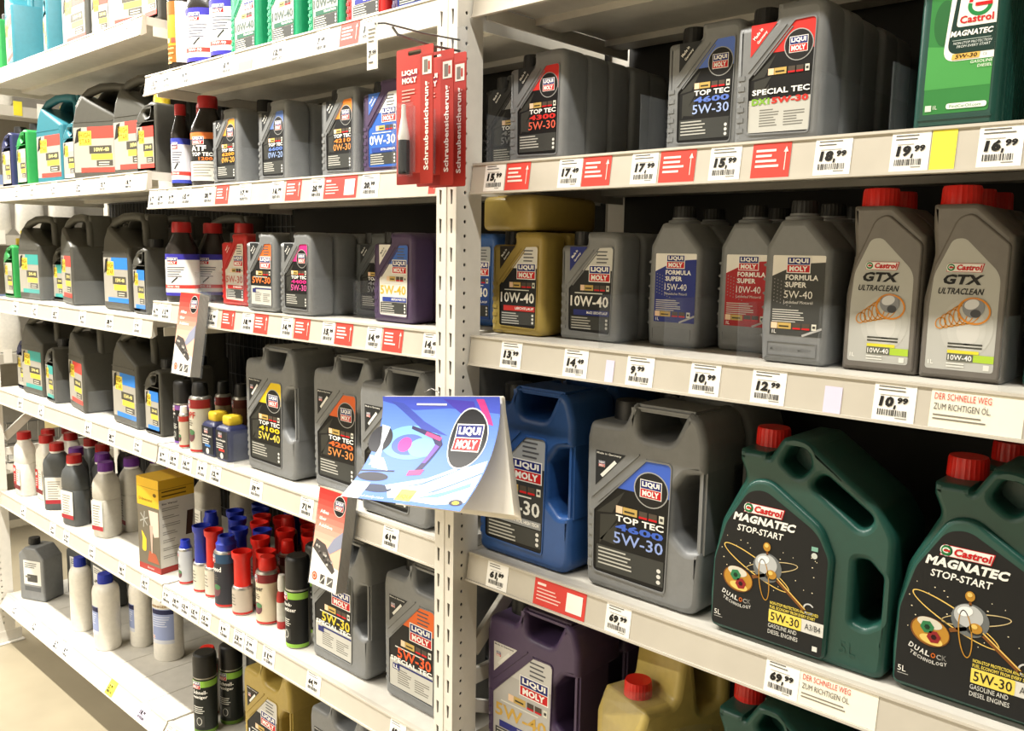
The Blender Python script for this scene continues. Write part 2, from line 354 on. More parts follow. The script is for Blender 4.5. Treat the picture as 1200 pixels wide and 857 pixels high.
def tag_mesh(kind, w, s, h=.0455):
    p = Print(); seed = int(w*1e5) + len(s)*7 + sum(map(ord, s))
    base = dict(w='f6f4ee', r='d8463c', q='d2413a', y='f4e64a', l='d9cfe4', g='7fd07a', p='ecc4b8', d='f2eddc')[kind]
    if kind == 'l' and not s: h = .034
    if kind == 'g': h = .022
    x0 = -w/2; p.rect(x0, 0, w, h, base, 0)
    if s and kind in 'wylp':
        a, b = s.split(',')
        k = min(1, w/.046)
        p.lines(x0+w*.1, h-.003, w*.75, 2, .0042, .0013, '5a5a57', 2, seed); p.lines(x0+w*.15, h-.0135, w*.7, 1, .003, .0008, 'a8a6a0', 2, seed+1)
        dx = .0085*len(a)*k
        p.text(a, x0+w*.14, .0170, dx, .0130, '1c1b1a', 3, .065, .12); p.rect(x0+w*.14+dx+.0005, .0148, .0024*k, .0052, '1c1b1a', 3, 0, .001)
        p.text(b, x0+w*.14+dx+.0040*k, .0222, .0128*k, .0078, '1c1b1a', 3, .06, .1)
        rr = random.Random(seed); x = x0+w*.12
        while x < x0+w*.82:
            bw = rr.choice((.0006, .0009, .0014)); p.rect(x, .0065, bw, .0075, '3a3937', 2); x += bw + rr.choice((.0005, .0009, .0013))
        p.lines(x0+w*.55, .005, w*.33, 1, .002, .001, '8a8884', 2, seed)
    if kind == 'r':
        p.lines(x0+w*.1, h*.82, w*.62, 4, h*.15, h*.07, 'f6dcd4', 2, seed); p.rect(x0+w*.86, h*.2, .0012, h*.6, 'f6dcd4', 2); p.poly([(x0+w*.82, h*.72), (x0+w*.94, h*.72), (x0+w*.885, h*.88)], 'f6dcd4', 3)
    if kind == 'q':
        p.lines(x0+w*.06, h*.86, w*.24, 1, h*.1, h*.09, 'f6dcd4', 2, seed); p.lines(x0+w*.06, h*.66, w*.5, 4, h*.13, h*.045, 'f0c8be', 2, seed); p.rect(x0+w*.64, h*.14, w*.3, h*.7, 'f2efe8', 2)
    if kind == 'd':
        p.text('DER SCHNELLE WEG', x0+w*.04, h*.74, w*.62, h*.17, 'cf4a3e', 3, .0); p.text('ZUM RICHTIGEN \u00d6L.', x0+w*.04, h*.48, w*.62, h*.2, '54524c', 3, .0)
        p.lines(x0+w*.04, h*.36, w*.62, 2, h*.1, h*.035, '7a766c', 2, seed)
    return p.build(0)
def shelf(name_label, code, x0, x1, tags, tilt=8.2, dividers=(), zb=None, flen=.054):
    zt = (zb if zb else ZB[code]); t = thing('shelf', name_label, 'shelf', (0, 0, 0), 0, 'rack shelves')
    link('board', boxes(([(x0-.0135, x0+.01, .066, .49, zt-.022, zt)] if code == 'R2' else []) + [(x0+.004, x1-.004, .046, .49, zt-.022, zt), (x0+.004, x1-.004, .19, .26, zt-.034, zt-.022), (x0+.004, x1-.004, .40, .45, zt-.034, zt-.022)], BOARD), t)
    if code == 'L6':
        bpy.data.objects.remove(t.children[0]); n = 9; pw = (x1-x0-.008)/n
        link('frame', boxes([(x0+.004, x1-.004, .19, .26, zt-.040, zt-.02), (x0+.004, x1-.004, .40, .45, zt-.040, zt-.02)], STEEL), t)
        pm = boxes([(.0007, pw-.0007, .047, .49, -.02, 0)], BOARD, .0008)
        for k in range(n): link('plank', pm, t).location = (x0+.004+k*pw, 0, zt)
    a = R(tilt); yt, ztop = .037, zt+.0015
    def at(u, v): # u along the face downwards, v outwards
        return (yt - math.sin(a)*u - math.cos(a)*v, ztop - math.cos(a)*u + math.sin(a)*v)
    prof = [(.047, ztop), (yt+.002, ztop+.0008), at(.0, .002), at(.0035, .0022), at(.0045, 0), at(flen-.004, 0), at(flen-.0035, .003), at(flen, .003), at(flen, -.003), (.047, ztop-.045)]
    bm = bmesh.new(); A = [bm.verts.new((x0+.002, y, z)) for y, z in prof]; B = [bm.verts.new((x1-.002, y, z)) for y, z in prof]
    for k in range(len(prof)): bm.faces.new((A[k], A[(k+1) % len(prof)], B[(k+1) % len(prof)], B[k]))
    bm.faces.new(A[::-1]); bm.faces.new(B); bmesh.ops.recalc_face_normals(bm, faces=bm.faces)
    rail = link('price_rail', from_bm(bm, RAIL, 20), t)
    for kind, xc, wd, s in tags:
        wd = min(max(wd, .044), .056) if kind == 'w' else wd
        y, z = at(flen-.0042, .0004)
        o = link('price_tag', tag_mesh(kind, wd, s), rail); o.location = (xc, y, z); o.rotation_euler = (-a, 0, 0)
        nm = dict(w='white paper', r='red', q='wide red', y='yellow', l='lilac', g='green', p='pink', d='cream')[kind]
        o['label'] = f'{nm} price tag reading {s}' if s else f'{nm} tag in the price rail'
    for x in dividers:
        link('divider', boxes([(x-.0009, x+.0009, .052, .40, zt, zt+.085)], CLEAR), t)
    bk = boxes([(0, .004, .066, .48, -.028, -.003)], STEEL)
    for x in (x0+.001, x1-.005): link('bracket', bk, t).location = (x, 0, zt-.02)
    return t
TAGS = {
'R0':[('p', 0.019, 0.053, '')],
'R1':[('w', -0.047, 0.048, '15,99'), ('r', 0.006, 0.054, ''), ('w', 0.118, 0.047, '17,49'), ('r', 0.17, 0.054, ''), ('w', 0.258, 0.046, '17,99'), ('r', 0.314, 0.059, ''), ('w', 0.39, 0.047, '15,99'), ('r', 0.457, 0.054, ''), ('w', 0.54, 0.047, '18,99'), ('w', 0.633, 0.044, '19,99'), ('y', 0.67, 0.027, ''), ('w', 0.729, 0.045, '16,99')],
'R2':[('w', -0.002, 0.048, '13,99'), ('w', 0.139, 0.049, '14,49'), ('l', 0.207, 0.016, ''), ('w', 0.263, 0.049, '9,99'), ('w', 0.374, 0.048, '10,99'), ('w', 0.471, 0.049, '12,99'), ('l', 0.56, 0.023, ''), ('w', 0.636, 0.05, '10,99'), ('d', 0.727, 0.099, '')],
'R3':[('w', -0.027, 0.051, '61,89'), ('q', 0.117, 0.112, ''), ('w', 0.238, 0.048, '69,99'), ('w', 0.514, 0.049, '69,99'), ('d', 0.591, 0.104, '')],
'M1':[('w', -1.285, 0.05, '15,99'), ('w', -1.215, 0.05, '9,99'), ('w', -1.116, 0.053, '9,99'), ('w', -0.914, 0.054, '8,99'), ('g', -0.836, 0.058, ''), ('w', -0.703, 0.053, '12,99'), ('w', -0.54, 0.047, '7,49'), ('r', -0.449, 0.061, ''), ('w', -0.387, 0.047, '11,49')],
'M2':[('w', -1.32, 0.041, '6,99'), ('w', -1.27, 0.049, '8,99'), ('w', -1.21, 0.047, '9,99'), ('w', -1.133, 0.049, '15,49'), ('w', -1.02, 0.054, '20,99'), ('r', -0.955, 0.06, ''), ('w', -0.852, 0.052, '17,99'), ('w', -0.716, 0.048, '16,99'), ('r', -0.653, 0.059, ''), ('w', -0.565, 0.046, '25,99'), ('q', -0.484, 0.11, ''), ('w', -0.386, 0.054, '20,99'), ('r', -0.204, 0.018, '')],
'M3':[('w', -1.32, 0.046, '6,99'), ('w', -1.265, 0.055, '11,99'), ('w', -1.018, 0.05, '15,99'), ('r', -0.942, 0.06, ''), ('w', -0.852, 0.049, '18,99'), ('r', -0.794, 0.059, ''), ('w', -0.686, 0.044, '16,99'), ('r', -0.628, 0.059, ''), ('w', -0.53, 0.043, '15,99'), ('r', -0.476, 0.059, ''), ('w', -0.376, 0.046, '14,49'), ('r', -0.318, 0.06, ''), ('w', -0.207, 0.033, '14,49')],
'M4':[('w', -1.31, 0.055, '8,99'), ('w', -1.25, 0.054, '10,49'), ('w', -1.176, 0.055, '16,99'), ('w', -1.095, 0.05, '9,49'), ('w', -1.023, 0.052, '12,99'), ('w', -0.83, 0.055, '59,99'), ('w', -0.619, 0.05, '71,99'), ('w', -0.325, 0.048, '61,89')],
'M5':[('w', -1.32, 0.053, '7,99'), ('w', -1.265, 0.051, '10,99'), ('w', -1.212, 0.049, '13,49'), ('w', -1.159, 0.048, '15,99'), ('w', -1.099, 0.055, '15,99'), ('w', -1.001, 0.052, '9,99'), ('w', -0.929, 0.05, '13,49'), ('w', -0.872, 0.055, '7,99'), ('w', -0.79, 0.053, '11,99'), ('w', -0.602, 0.055, '64,99'), ('w', -0.304, 0.049, '69,99')],
'M6':[('p', -1.315, 0.045, '17,99')],
'L1':[('w', -2.351, 0.05, '5,99'), ('w', -1.62, 0.05, '6,99'), ('w', -1.437, 0.05, '9,99')],
'L2':[('w', -2.341, 0.05, '6,99'), ('w', -2.196, 0.05, '9,99'), ('w', -2.008, 0.05, '6,99'), ('w', -1.807, 0.05, '5,99'), ('w', -1.631, 0.05, '12,99'), ('w', -1.461, 0.05, '18,99')],
'L3':[('w', -2.418, 0.05, '7,99'), ('w', -2.231, 0.05, '6,99'), ('w', -2.048, 0.05, '25,99'), ('w', -1.825, 0.05, '8,99'), ('w', -1.627, 0.05, '28,99'), ('w', -1.44, 0.05, '7,99')],
'L4':[('w', -2.426, 0.05, '29,99'), ('w', -2.222, 0.05, '6,99'), ('w', -1.822, 0.05, '8,99'), ('w', -1.647, 0.05, '28,99'), ('w', -1.47, 0.05, '7,99')],
'L5':[('w', -2.459, 0.05, '6,99'), ('w', -2.172, 0.05, '3,99'), ('w', -2.05, 0.05, '11,99'), ('w', -1.838, 0.05, '9,99'), ('w', -1.614, 0.05, '10,99'), ('w', -1.458, 0.05, '10,99')],
'L6':[('w', -2.575, 0.05, '6,99'), ('w', -2.369, 0.05, '3,99'), ('w', -2.156, 0.05, '2,99'), ('w', -2.072, 0.05, '8,99'), ('y', -1.704, 0.05, '2,99'), ('l', -1.481, 0.055, '18,99')]}
XL0, XL1, XM0, XM1, XR0, XR1 = -2.715, -1.348, -1.345, -.159, -.105, 1.118
DIV = dict(R1=(-.085, .235, .51, .60), R2=(.170, .2915, .412, .528, .744), M2=(-.90, -.70, -.4785, -.33), M3=(-1.137, -.915, -.6105, -.4665), L3=(-2.337, -1.94, -1.46), L4=(-2.17, -1.86, -1.548), M4=(-1.0, -.965))
WHERE = dict(R='in the right bay', M='in the middle bay', L='in the left bay')
NTH = ['top white shelf', 'second white shelf from the top', 'third white shelf from the top', 'fourth white shelf from the top', 'fifth white shelf from the top', 'bottom white shelf']
for code in ('L1', 'L2', 'L3', 'L4', 'L5', 'L6', 'M1', 'M2', 'M3', 'M4', 'M5', 'M6', 'R0', 'R1', 'R2', 'R3', 'R4', 'R5'):
    b = code[0]; x0, x1 = dict(L=(XL0, XL1), M=(XM0, XM1), R=(XR0, XR1))[b]
    i = int(code[1]) - (0 if b == 'R' else 1)
    shelf(f'{NTH[i]} with price rail {WHERE[b]}', code, x0, x1, TAGS.get(code, []), 34 if code in ('L6', 'M6', 'R5') else 8.2, DIV.get(code, ()))
# bay backs with deep shade in their colour; sheet behind left mesh is added
for x0, x1, lab in ((XM0, XM1, 'back panel of the middle rack bay, shade painted into its colour'), (XR0, XR1, 'back panel of the right rack bay, shade painted into its colour'), (XL0, XL1, 'added dark sheet standing in for shade behind the left bay mesh')):
    t = thing('shaded_back', lab, 'back panel', (0, 0, 0)); dy = .010 if x0 == XL0 else 0; link('sheet', boxes([(x0, x1, .492+dy, .498+dy, .18, 2.45)], BACK_SHADE), t); link('edge_fold', boxes([(x0, x1, .484+dy*1.6, .492+dy, 2.42, 2.45)], BACK_SHADE), t)
t = thing('mesh_backboard', 'dark wire mesh back of the left rack bay', 'mesh panel', (0, 0, 0))
wv = boxes([(-.0015, .0015, .495, .498, .2, 2.4)], P_DGREY)
for k in range(50): link('wire', wv, t).location = (XL0+.02+k*.027, 0, 0)
wh_ = boxes([(XL0, XL1, .493, .495, -.0015, .0015)], P_DGREY)
for k in range(22): link('wire', wh_, t).location = (0, 0, .25+k*.1)

# ================================================================== product shapes
LP = [(.023, .016, .005), (.111, .014, .005), (.114, .159, .006), (.085, .158, .003), (.022, .089, .003)]
def lm_label(v, xf):
    p = Print(xf); p.poly(rpoly(LP, 4), v.get('base', BK), 0)
    top = v.get('top', SILV)
    p.poly([(.0505, .1205), (.1132, .1205), (.1138, .157), (.112, .159), (.0855, .158)], top, 1)
    if v['style'] == 'c':
        for q in ([(.03, .05), (.055, .09), (.03, .085)], [(.025, .087), (.06, .118), (.045, .09)], [(.03, .055), (.05, .053), (.052, .08)]): p.poly(q, '34342f', 1)
        p.ell(.0915, .1265, .0205, .0205, 'a5a6a4', 2); p.ell(.0915, .1265, .0192, .0192, '1c1b1b', 3); lm_logo(p, .0795, .1175, .024, .019, 4)
        icons(p, .05, .0915, .058, .0085)
    else:
        p.poly([(.024, .052), (.112, .052), (.1135, .1205), (.0505, .1205), (.024, .092)], v.get('mid', '1d1e1f'), 1)
        p.lines(.08, .153, .032, 4, .006, .0022, '55565a', 2, 4)
        lm_logo(p, .066, .1025, .042, .0255, 3); icons(p, .047, .086, .061, .0095)
        p.lines(.035, .0825, .07, 1, .003, .0018, 'd8d8d0', 3, 5)
    if v.get('lower') == 'silver':
        p.poly([(.0235, .017), (.111, .016), (.1118, .0605), (.0235, .0605)], 'bdbcb4', 1.6)
        p.lines(.04, .047, .03, 7, .0035, .0016, '76756e', 2, 1); p.lines(.075, .043, .03, 6, .0035, .0016, '76756e', 2, 2)
    else:
        p.rect(.0265, .0195, .083, .0225 if v['style'] == 's' else .029, v.get('block', '3a3b38'), 2)
        p.lines(.029, .040 if v['style'] == 's' else .046, .05, 5, .0045, .0018, 'b9b8b0', 3, 3)
        for k in range(3): p.ell(.104, .024+.0065*k, .0024, .0024, 'd6d5d0', 3, 12)
    if 'strip' in v: p.rect(.033, .0435, .076, .0095, v['strip'], 3)
    if 'strip2' in v: p.rect(.040, .0528, .071, .003, '2b2f6b', 3); p.rect(.030, .0445, .0145, .0095, '2b2f6b', 3)
    for t in v['t']: p.text(*t)
    tb, tc = v.get('tri', ('26282a', WH))
    p.poly([(.022, .160), (.060, .160), (.0225, .118)], tb, 1)
    if v.get('five'):
        p.text('Made in Germany', .0235, .1555, .031, .003, tc, 3, .01)
        p.line(.030, .1305, .0475, .1500, .004, 'e8e8e2', 2); lm_logo(p, .0265, .1415, .0075, .0065, 3)
    else:
        p.text('Made in', .0285, .1395, .0175, .0048, tc, 3, .02, 0, R(49)); p.text('Germany', .0345, .1335, .0195, .0048, tc, 3, .02, 0, R(49))
    return p
def ridge(pts, y, t, m, h=.0016):
    """thin raised rim around a panel"""
    c = Vector((sum(q[0] for q in pts)/len(pts), sum(q[1] for q in pts)/len(pts)))
    inn = rpoly(pts, 4); out = []
    for q in inn:
        d = Vector(q)-c; L = d.length; out.append(tuple(c + d*(1+t/L)))
    return shift(slab([out, inn], h*2, 0, m), (0, y, 0))
_lm = {}
def lm1(body, v, key, cap=P_BLACK):
    W, D = .128, .062
    if ('b', body.name) not in _lm:
        o = rpoly([(0, 0, .007), (W, 0, .018), (W, .185, .022), (.056, .185, .004), (.056, .1625, .006), (0, .1625, .008)])
        b = slab([o], D, .0105, body, 3)
        ribs = join(boxes([(.005, .016, -D/2-.0009, -D/2+.002, z, z+.007) for z in (.018, .032, .046, .060, .074, .088)], body, .0006), boxes([(-.0007, .003, -D/2+.010, D/2-.012, z, z+.007) for z in (.018, .032, .046, .060, .074, .088)], body, .0006))
        gr = [boxes([(-.0012, .0012, -.0012, .0012, 0, .078)], body, .0005) for _ in (0, 1)]
        for k, g in enumerate(gr): g.transform(Matrix.Translation((.020+.009*k, -D/2, .098-.004*k)) @ Matrix.Rotation(R(43), 4, 'Y'))
        bm_ = join(b, ribs, ridge(LP, -D/2, .0022, body), *gr); shift(bm_, (-W/2, 0, 0)); _lm[('b', body.name)] = bm_
        _lm['c', cap.name] = ribbed_cap(.0185, .024, cap, (.0275-W/2, .002, .1625), 20, .0008)
    lb = lm_label(v, (1, -W/2, 1, 0)).build(-D/2)
    return dict(name='oil_canister', cat='oil canister', w=W, d=D, parts=[('body', _lm['b', body.name], [('label', lb)]), ('cap', _lm['c', 'plastic_black'])])
def lm5(body, v, key, cap=P_BLACK):
    W, D = .216, .126
    if ('5', body.name) not in _lm:
        o = rpoly([(0, 0, .016), (W, 0, .03), (W, .107, .008), (.188, .100, .016), (.163, .122, .014), (.163, .190, .016), (.184, .218, .014), (W+.002, .224, .008), (W+.002, .268, .04), (.206, .306, .03), (.184, .3165, .006), (.176, .300, .02), (.158, .263, .022), (.097, .265, .018), (.092, .3165, .006), (.083, .3165, .010), (.067, .279, .012), (.0, .279, .014), (-.006, .25, .01), (-.005, .14, .02)])
        b = slab([o], D, .011, body, 3)
        ribs = join(boxes([(.004, .014, -D/2-.0012, -D/2+.002, z, z+.012) for z in (.032, .050, .068, .086, .104, .122)], body, .0009), boxes([(-.0062, .003, -D/2+.012, D/2-.02, z, z+.012) for z in (.032, .050, .068, .086, .104, .122)], body, .0015))
        LP5 = [(x*1.57-.0196, z*1.41+.006, r*1.5) for x, z, r in LP]
        gr = [boxes([(-.0016, .0016, -.0016, .0016, 0, .125)], body, .0006) for _ in (0, 1)]
        for k, g in enumerate(gr): g.transform(Matrix.Translation((.009+.014*k, -D/2, .152-.005*k)) @ Matrix.Rotation(R(47), 4, 'Y'))
        bm_ = join(b, ribs, ridge(LP5, -D/2, .003, body), *gr); shift(bm_, (-W/2, 0, 0)); _lm[('5', body.name)] = bm_
        if '5cap' not in _lm: _lm['5cap'] = ribbed_cap(.0275, .031, P_BLACK, (.038-W/2, 0, .279), 26, .001)
        _lm['5r', body.name] = boxes([(.080-W/2, .196-W/2, -.058, .026, .3045, .3165)], body, .0045); _lm['5s', body.name] = boxes([(.2045-W/2, W/2+.0015, -.059, .030, .095, .232)], body, .0045)
    lb = lm_label(dict(v, five=1), (1.57, -.0196-W/2, 1.41, .006)).build(-D/2)
    return dict(name='oil_canister', cat='oil canister', w=W, d=D, parts=[('body', _lm['5', body.name], [('label', lb)]), ('cap', _lm['5cap']), ('top_grip', _lm['5r', body.name]), ('side_grip', _lm['5s', body.name])])
def TT(num, grade, acc, acc2=None):
    return dict(style='c', top=acc, t=[('TOP TEC', .05, .0818, .058, .0075, WH, 3, .03), (num, .05, .0715, .058, .0085, acc, 3, .04), (grade, .048, .0555, .060, .0135, acc2 or acc, 3, .01)])
def SQ(grade, strip, txt, top=SILV, tri=('26282a', WH), gcol=WH, mid='1d1e1f', base=BK):
    return dict(style='s', top=top, tri=tri, mid=mid, base=base, t=[(grade, .026, .0585, .081, .0185, gcol, 3, .02), (txt, .062, .0465, .044, .0045, WH, 4, .02)], strip=strip)
def SPT(grade, acc, ll=False, top=SILV):
    t = [(grade, .040, .0655, .068, .0165, acc, 4, .02), ('SPECIAL TEC', .0255, .0575, .084, .0075, WH, 4, .03)]
    if ll: t.append(('LL', .032, .0462, .010, .0058, WH, 5, .03))
    return dict(style='s', top=top, lower='silver', mid='161616', t=t, strip2=1)

# one-litre bottle with chamfered shoulders
def fs1(col, grade, sub):
    W, D = .095, .085; k = 'fs'
    if k not in _lm:
        o = rpoly([(0, 0, .008), (W, 0, .012), (W, .160, .012), (.058, .200, .006), (.020, .200, .006), (-.001, .163, .01), (-.003, .05, .01)])
        b = slab([o], D, .009, P_GREY, 3)
        neck = lathe([(.026, .17), (.026, .205), (.02, .207), (.02, .21)], P_GREY, 24, c=(.029, .012, 0))
        rib = boxes([(-.0045, .006, -D/2+.004, D/2-.02, z, z+.004) for z in (.035, .055, .075, .095, .115, .135)], P_GREY, .0012)
        rib.transform(Matrix.Translation((0, 0, 0)))
        emb = ridge([(.01, .012, .002), (.08, .012, .002), (.08, .03, .002), (.01, .03, .002)], -D/2, .0012, P_GREY, .001)
        pr = Print((1, 0, 1, 0)); V, F = tmesh('MADE IN GERMANY', .01); me = bpy.data.meshes.new('m')
        me.from_pydata([(.014+a*.060, -D/2-.0006, .018+b_*.006) for a, b_ in V], [], F); me.materials.append(P_GREY)
        _lm[k] = shift(join(b, neck, rib, emb, me), (-W/2, 0, 0)); _lm[k+'c'] = ribbed_cap(.019, .022, P_BLACK, (.029-W/2, .012, .206), 22, .001)
    p = Print((1, -W/2, 1, 0)); x0, x1, z0, z1 = .012, .088, .040, .151
    p.poly(rpoly([(x0, z0, .002), (x1, z0, .002), (x1, z1, .002), (x0, z1, .002)], 3), 'ece8e0', 0)
    pts = [(x0, z0), (x1, z0), (x1, .142)] + [(x1-(x1-x0)*s, .142-.020*s**2) for s in (.25, .5, .75, 1)]
    p.poly(pts, col, 1)
    lm_logo(p, .034, .128, .032, .020, 3)
    p.text('FORMULA', .032, .117, .047, .0075, WH, 3, .03); p.text('SUPER', .032, .107, .031, .0075, WH, 3, .03); p.text(grade, .031, .092, .041, .0105, WH, 3, 0)
    p.text(sub, .031, .0845, .042, .004, 'd8d4cc', 3, .0)
    p.lines(.015, .076, .055, 6, .0032, .0013, 'c4c2ba', 2, 3); icons(p, .014, .049, .066, .0085); p.text('1L', .016, .0422, .006, .005, WH, 3, .01)
    p.line(.06, .0405, .088, .052, .003, 'a9a8a6', 2)
    for a in range(6):
        for c in range(7): p.ell(.016+.005*a, .118-.005*c-.0015*a, .0009, .0009, '8d8c8c', 2, 6)
    return dict(name='oil_bottle', cat='oil bottle', w=W, d=D, parts=[('body', _lm[k], [('label', p.build(-D/2))]), ('cap', _lm[k+'c'])])
# one-litre bottle with slanted shoulder and red cap
def gtx1():
    W, D = .097, .066
    o = rpoly([(0, 0, .005), (W, 0, .005), (W+.001, .165, .006), (W, .178, .006), (.055, .2165, .012), (.0405, .2165, .003), (.004, .2165, .003), (.005, .19, .01), (.009, .155, .03), (.0, .10, .04)])
    b = slab([o], D, .006, P_GTX, 3)
    fp = [(.003, .004, .006), (.094, .004, .006), (.095, .168, .012), (.050, .206, .014), (.034, .200, .02), (.010, .140, .05), (.003, .09, .04)]
    pan = shift(slab([rpoly(fp, 8)], .006, .0025, P_GTX, 2), (0, -D/2, 0))
    p = Print((1, -W/2, 1, 0)); lp = rpoly([(.009, .013, .004), (.087, .013, .004), (.087, .132, .03), (.045, .175, .012), (.031, .174, .012), (.012, .13, .04), (.009, .09, .02)], 8)
    p.poly(lp, 'b6b6b0', 0)
    p.ell(.054, .066, .030, .036, 'bcbcb6', 1, 36); p.ell(.054, .064, .022, .027, 'c2c2bc', 1.5, 36); p.ell(.056, .062, .013, .017, 'cac9c3', 2, 36)
    cas_logo(p, .026, .134, .040, .0105, 3)
    p.text('GTX', .0215, .1185, .045, .0125, '1a1a1a', 3, .045, .28); p.text('ULTRACLEAN', .0175, .1065, .051, .0078, '262626', 3, .02, .25)
    for k in range(6): p.ring(.024+.0065*k, .0705+.0033*k, .0065+.0013*k, .0075+.002*k, .0013, 'd08a2c', 3, 22, R(-25))
    p.ring(.061, .087, .019, .0165, .0022, 'd98a2e', 4, 30, R(-15)); p.ell(.060, .091, .0125, .012, '8b8d92', 4, 26); p.ell(.058, .095, .0085, .006, 'd8d9dc', 5, 20, R(20)); p.ell(.063, .084, .006, .005, '4b4d52', 5, 18)
    p.lines(.034, .047, .040, 2, .004, .0022, '46463f', 2, 2); p.rect(.034, .034, .036, .004, 'd8cf3a', 2)
    p.rect(.034, .0245, .053, .009, 'a9c83c', 2); p.rect(.034, .0245, .030, .009, '5f6158', 3); p.text('10W-40', .0355, .0256, .027, .0066, WH, 4, .01)
    p.text('1L', .0125, .019, .006, .005, WH, 3, .0); p.lines(.034, .022, .022, 2, .0035, .0016, 'e2e2da', 2, 6); p.rect(.076, .0155, .0065, .0065, 'dcdcd4', 2)
    body = shift(join(b, pan), (-W/2, 0, 0))
    return dict(name='oil_bottle', cat='oil bottle', w=W, d=D, parts=[('body', body, [('label', p.build(-D/2-.003))]), ('cap', ribbed_cap(.0235, .0235, C_RED, (.0265-W/2, .0, .2165), 24, .001))])
# five-litre dark green canister with slanted handle
def c5(body, full=True):
    W, D = .258, .122; ox = .012
    o = [(.006, 0, .012), (.256, 0, .02), (.259, .13, .02), (.259, .195, .04), (.236, .232, .03), (.134, .303, .02), (.100, .303, .012), (.080, .270, .008), (.077, .277, .002), (.036, .277, .003), (.036, .262, .01), (.047, .238, .02), (.012, .166, .05), (.002, .11, .06), (.0, .05, .04)]
    hA = rpoly([(.143, .244, .014), (.160, .262, .012), (.232, .214, .012), (.216, .194, .014)]); hB = rpoly([(.210, .156, .006), (.226, .158, .012), (.246, .140, .01), (.246, .080, .014), (.226, .066, .012), (.210, .070, .006)])
    hC = rpoly([(.100, .268, .01), (.112, .293, .012), (.136, .290, .02), (.142, .268, .016), (.126, .248, .014)])
    b = slab([rpoly(o, 6), hA, hB, hC], D, .009, body, 3)
    fp = [(.006, .006, .01), (.180, .006, .012), (.184, .150, .03), (.166, .190, .05), (.086, .242, .045), (.058, .236, .03), (.018, .165, .06), (.006, .11, .06), (.004, .05, .04)]
    pan = shift(slab([rpoly(fp, 8)], .016, .0065, body, 3), (0, -D/2, 0))
    web = boxes([(.092, .145, -.02, .025, .243, .296)], body)
    p = Print((1, -W/2, 1, 0))
    lp = rpoly([(.009, .012, .006), (.176, .010, .006), (.177, .150, .03), (.160, .182, .05), (.082, .226, .04), (.058, .220, .03), (.026, .168, .05), (.010, .11, .06)], 8)
    p.poly(lp, '191a1b', 0)
    cas_logo(p, .052, .189, .058, .0145, 3)
    p.text('MAGNATEC', .036, .1745, .092, .012, WH, 3, .05, .25); p.text('STOP-START', .043, .160, .069, .0095, WH, 3, .02, .15)
    G1, G2, G3 = 'b8862f', 'e6c46a', '7a4a1e'
    p.ring(.075, .113, .056, .012, .0016, G2, 2, 40, R(-24)); p.ring(.098, .118, .040, .008, .0013, 'cdb98a', 2, 36, R(16)); p.ring(.088, .098, .008, .030, .0014, G1, 5, 30, R(8))
    p.ell(.092, .116, .0215, .021, '6b6f70', 3, 30); p.ell(.090, .121, .0165, .0145, 'b9bcbd', 4, 26); p.ell(.086, .126, .009, .006, 'eef0f0', 5, 20, R(20)); p.ell(.098, .105, .009, .006, '2c2e2f', 4, 18)
    p.ell(.090, .146, .0055, .0065, G1, 4, 16); p.ell(.0895, .148, .003, .003, G2, 5, 12); p.line(.0905, .139, .0915, .134, .003, G3, 4)
    p.ell(.099, .108, .0075, .0065, G1, 5, 18); p.ell(.0975, .110, .0035, .003, G2, 6, 12)
    p.line(.07, .097, .095, .107, .005, G3, 3); p.line(.107, .103, .150, .070, .0055, G3, 3); p.line(.107, .105, .150, .072, .0015, G2, 4)
    p.ell(.048, .088, .0235, .0185, G3, 3, 26, R(-8)); p.ell(.0485, .0885, .022, .017, G1, 4, 26, R(-8)); p.ell(.047, .099, .015, .007, 'd4d0c0', 5, 20, R(-5)); p.ell(.050, .078, .014, .006, G2, 5, 20, R(-8))
    def hexa(x, z, r, c, l): p.poly([(x+r*math.cos(R(60*k+10)), z+r*math.sin(R(60*k+10))) for k in range(6)], c, l)
    hexa(.0445, .0935, .0085, '2f7a4c', 6); hexa(.0445, .0935, .0035, '12351f', 7); hexa(.053, .0825, .0085, '8e2327', 6); hexa(.053, .0825, .0035, '2a0b0c', 7)
    rr = random.Random(5)
    for k in range(26): p.ell(rr.uniform(.02, .165), rr.uniform(.085, .15), rr.uniform(.0005, .0012), .0008, 'e9dfc0', 2, 6)
    for k, ch in enumerate('DUALOCK'): p.text(ch, .0235+.0068*k, .0625-.0030*k+.0003*k*k, .0056, .0068, ['d8d8d4', 'd8d8d4', 'd8d8d4', 'd8d8d4', 'c8641e', '9a9a96', '6d6d6a'][k], 3, .03, 0, R(-22+4*k))
    for k, ch in enumerate('TECHNOLOGY'): p.text(ch, .0255+.0046*k, .0545-.0024*k+.00020*k*k, .0038, .0045, 'c4c4c0', 3, .03, 0, R(-22+3*k))
    p.text('5L', .013, .026, .010, .0075, WH, 3, .0); p.lines(.013, .0235, .014, 1, .003, .0008, 'b8b8b4', 2)
    p.text('NON-STOP PROTECTION AND IMPROVED', .099, .0655, .070, .0044, 'e7d25a', 3, .02); p.text('FUEL ECONOMY FROM EVERY START', .099, .0595, .066, .0044, 'e7d25a', 3, .02)
    p.rect(.098, .0395, .079, .0185, 'd9d8d2', 2); p.rect(.098, .0395, .048, .0185, 'f0d75e', 3, .002); p.text('5W-30', .101, .0425, .042, .0125, '1b1b1b', 4, .01); p.text('A3/B4', .151, .0445, .022, .0085, '333333', 4, .0)
    p.text('GASOLINE AND', .098, .0315, .042, .006, 'dcdcd6', 3, .0); p.text('DIESEL ENGINES', .098, .0225, .044, .006, 'dcdcd6', 3, .0); p.rect(.163, .017, .007, .007, 'dcdcd6', 3)
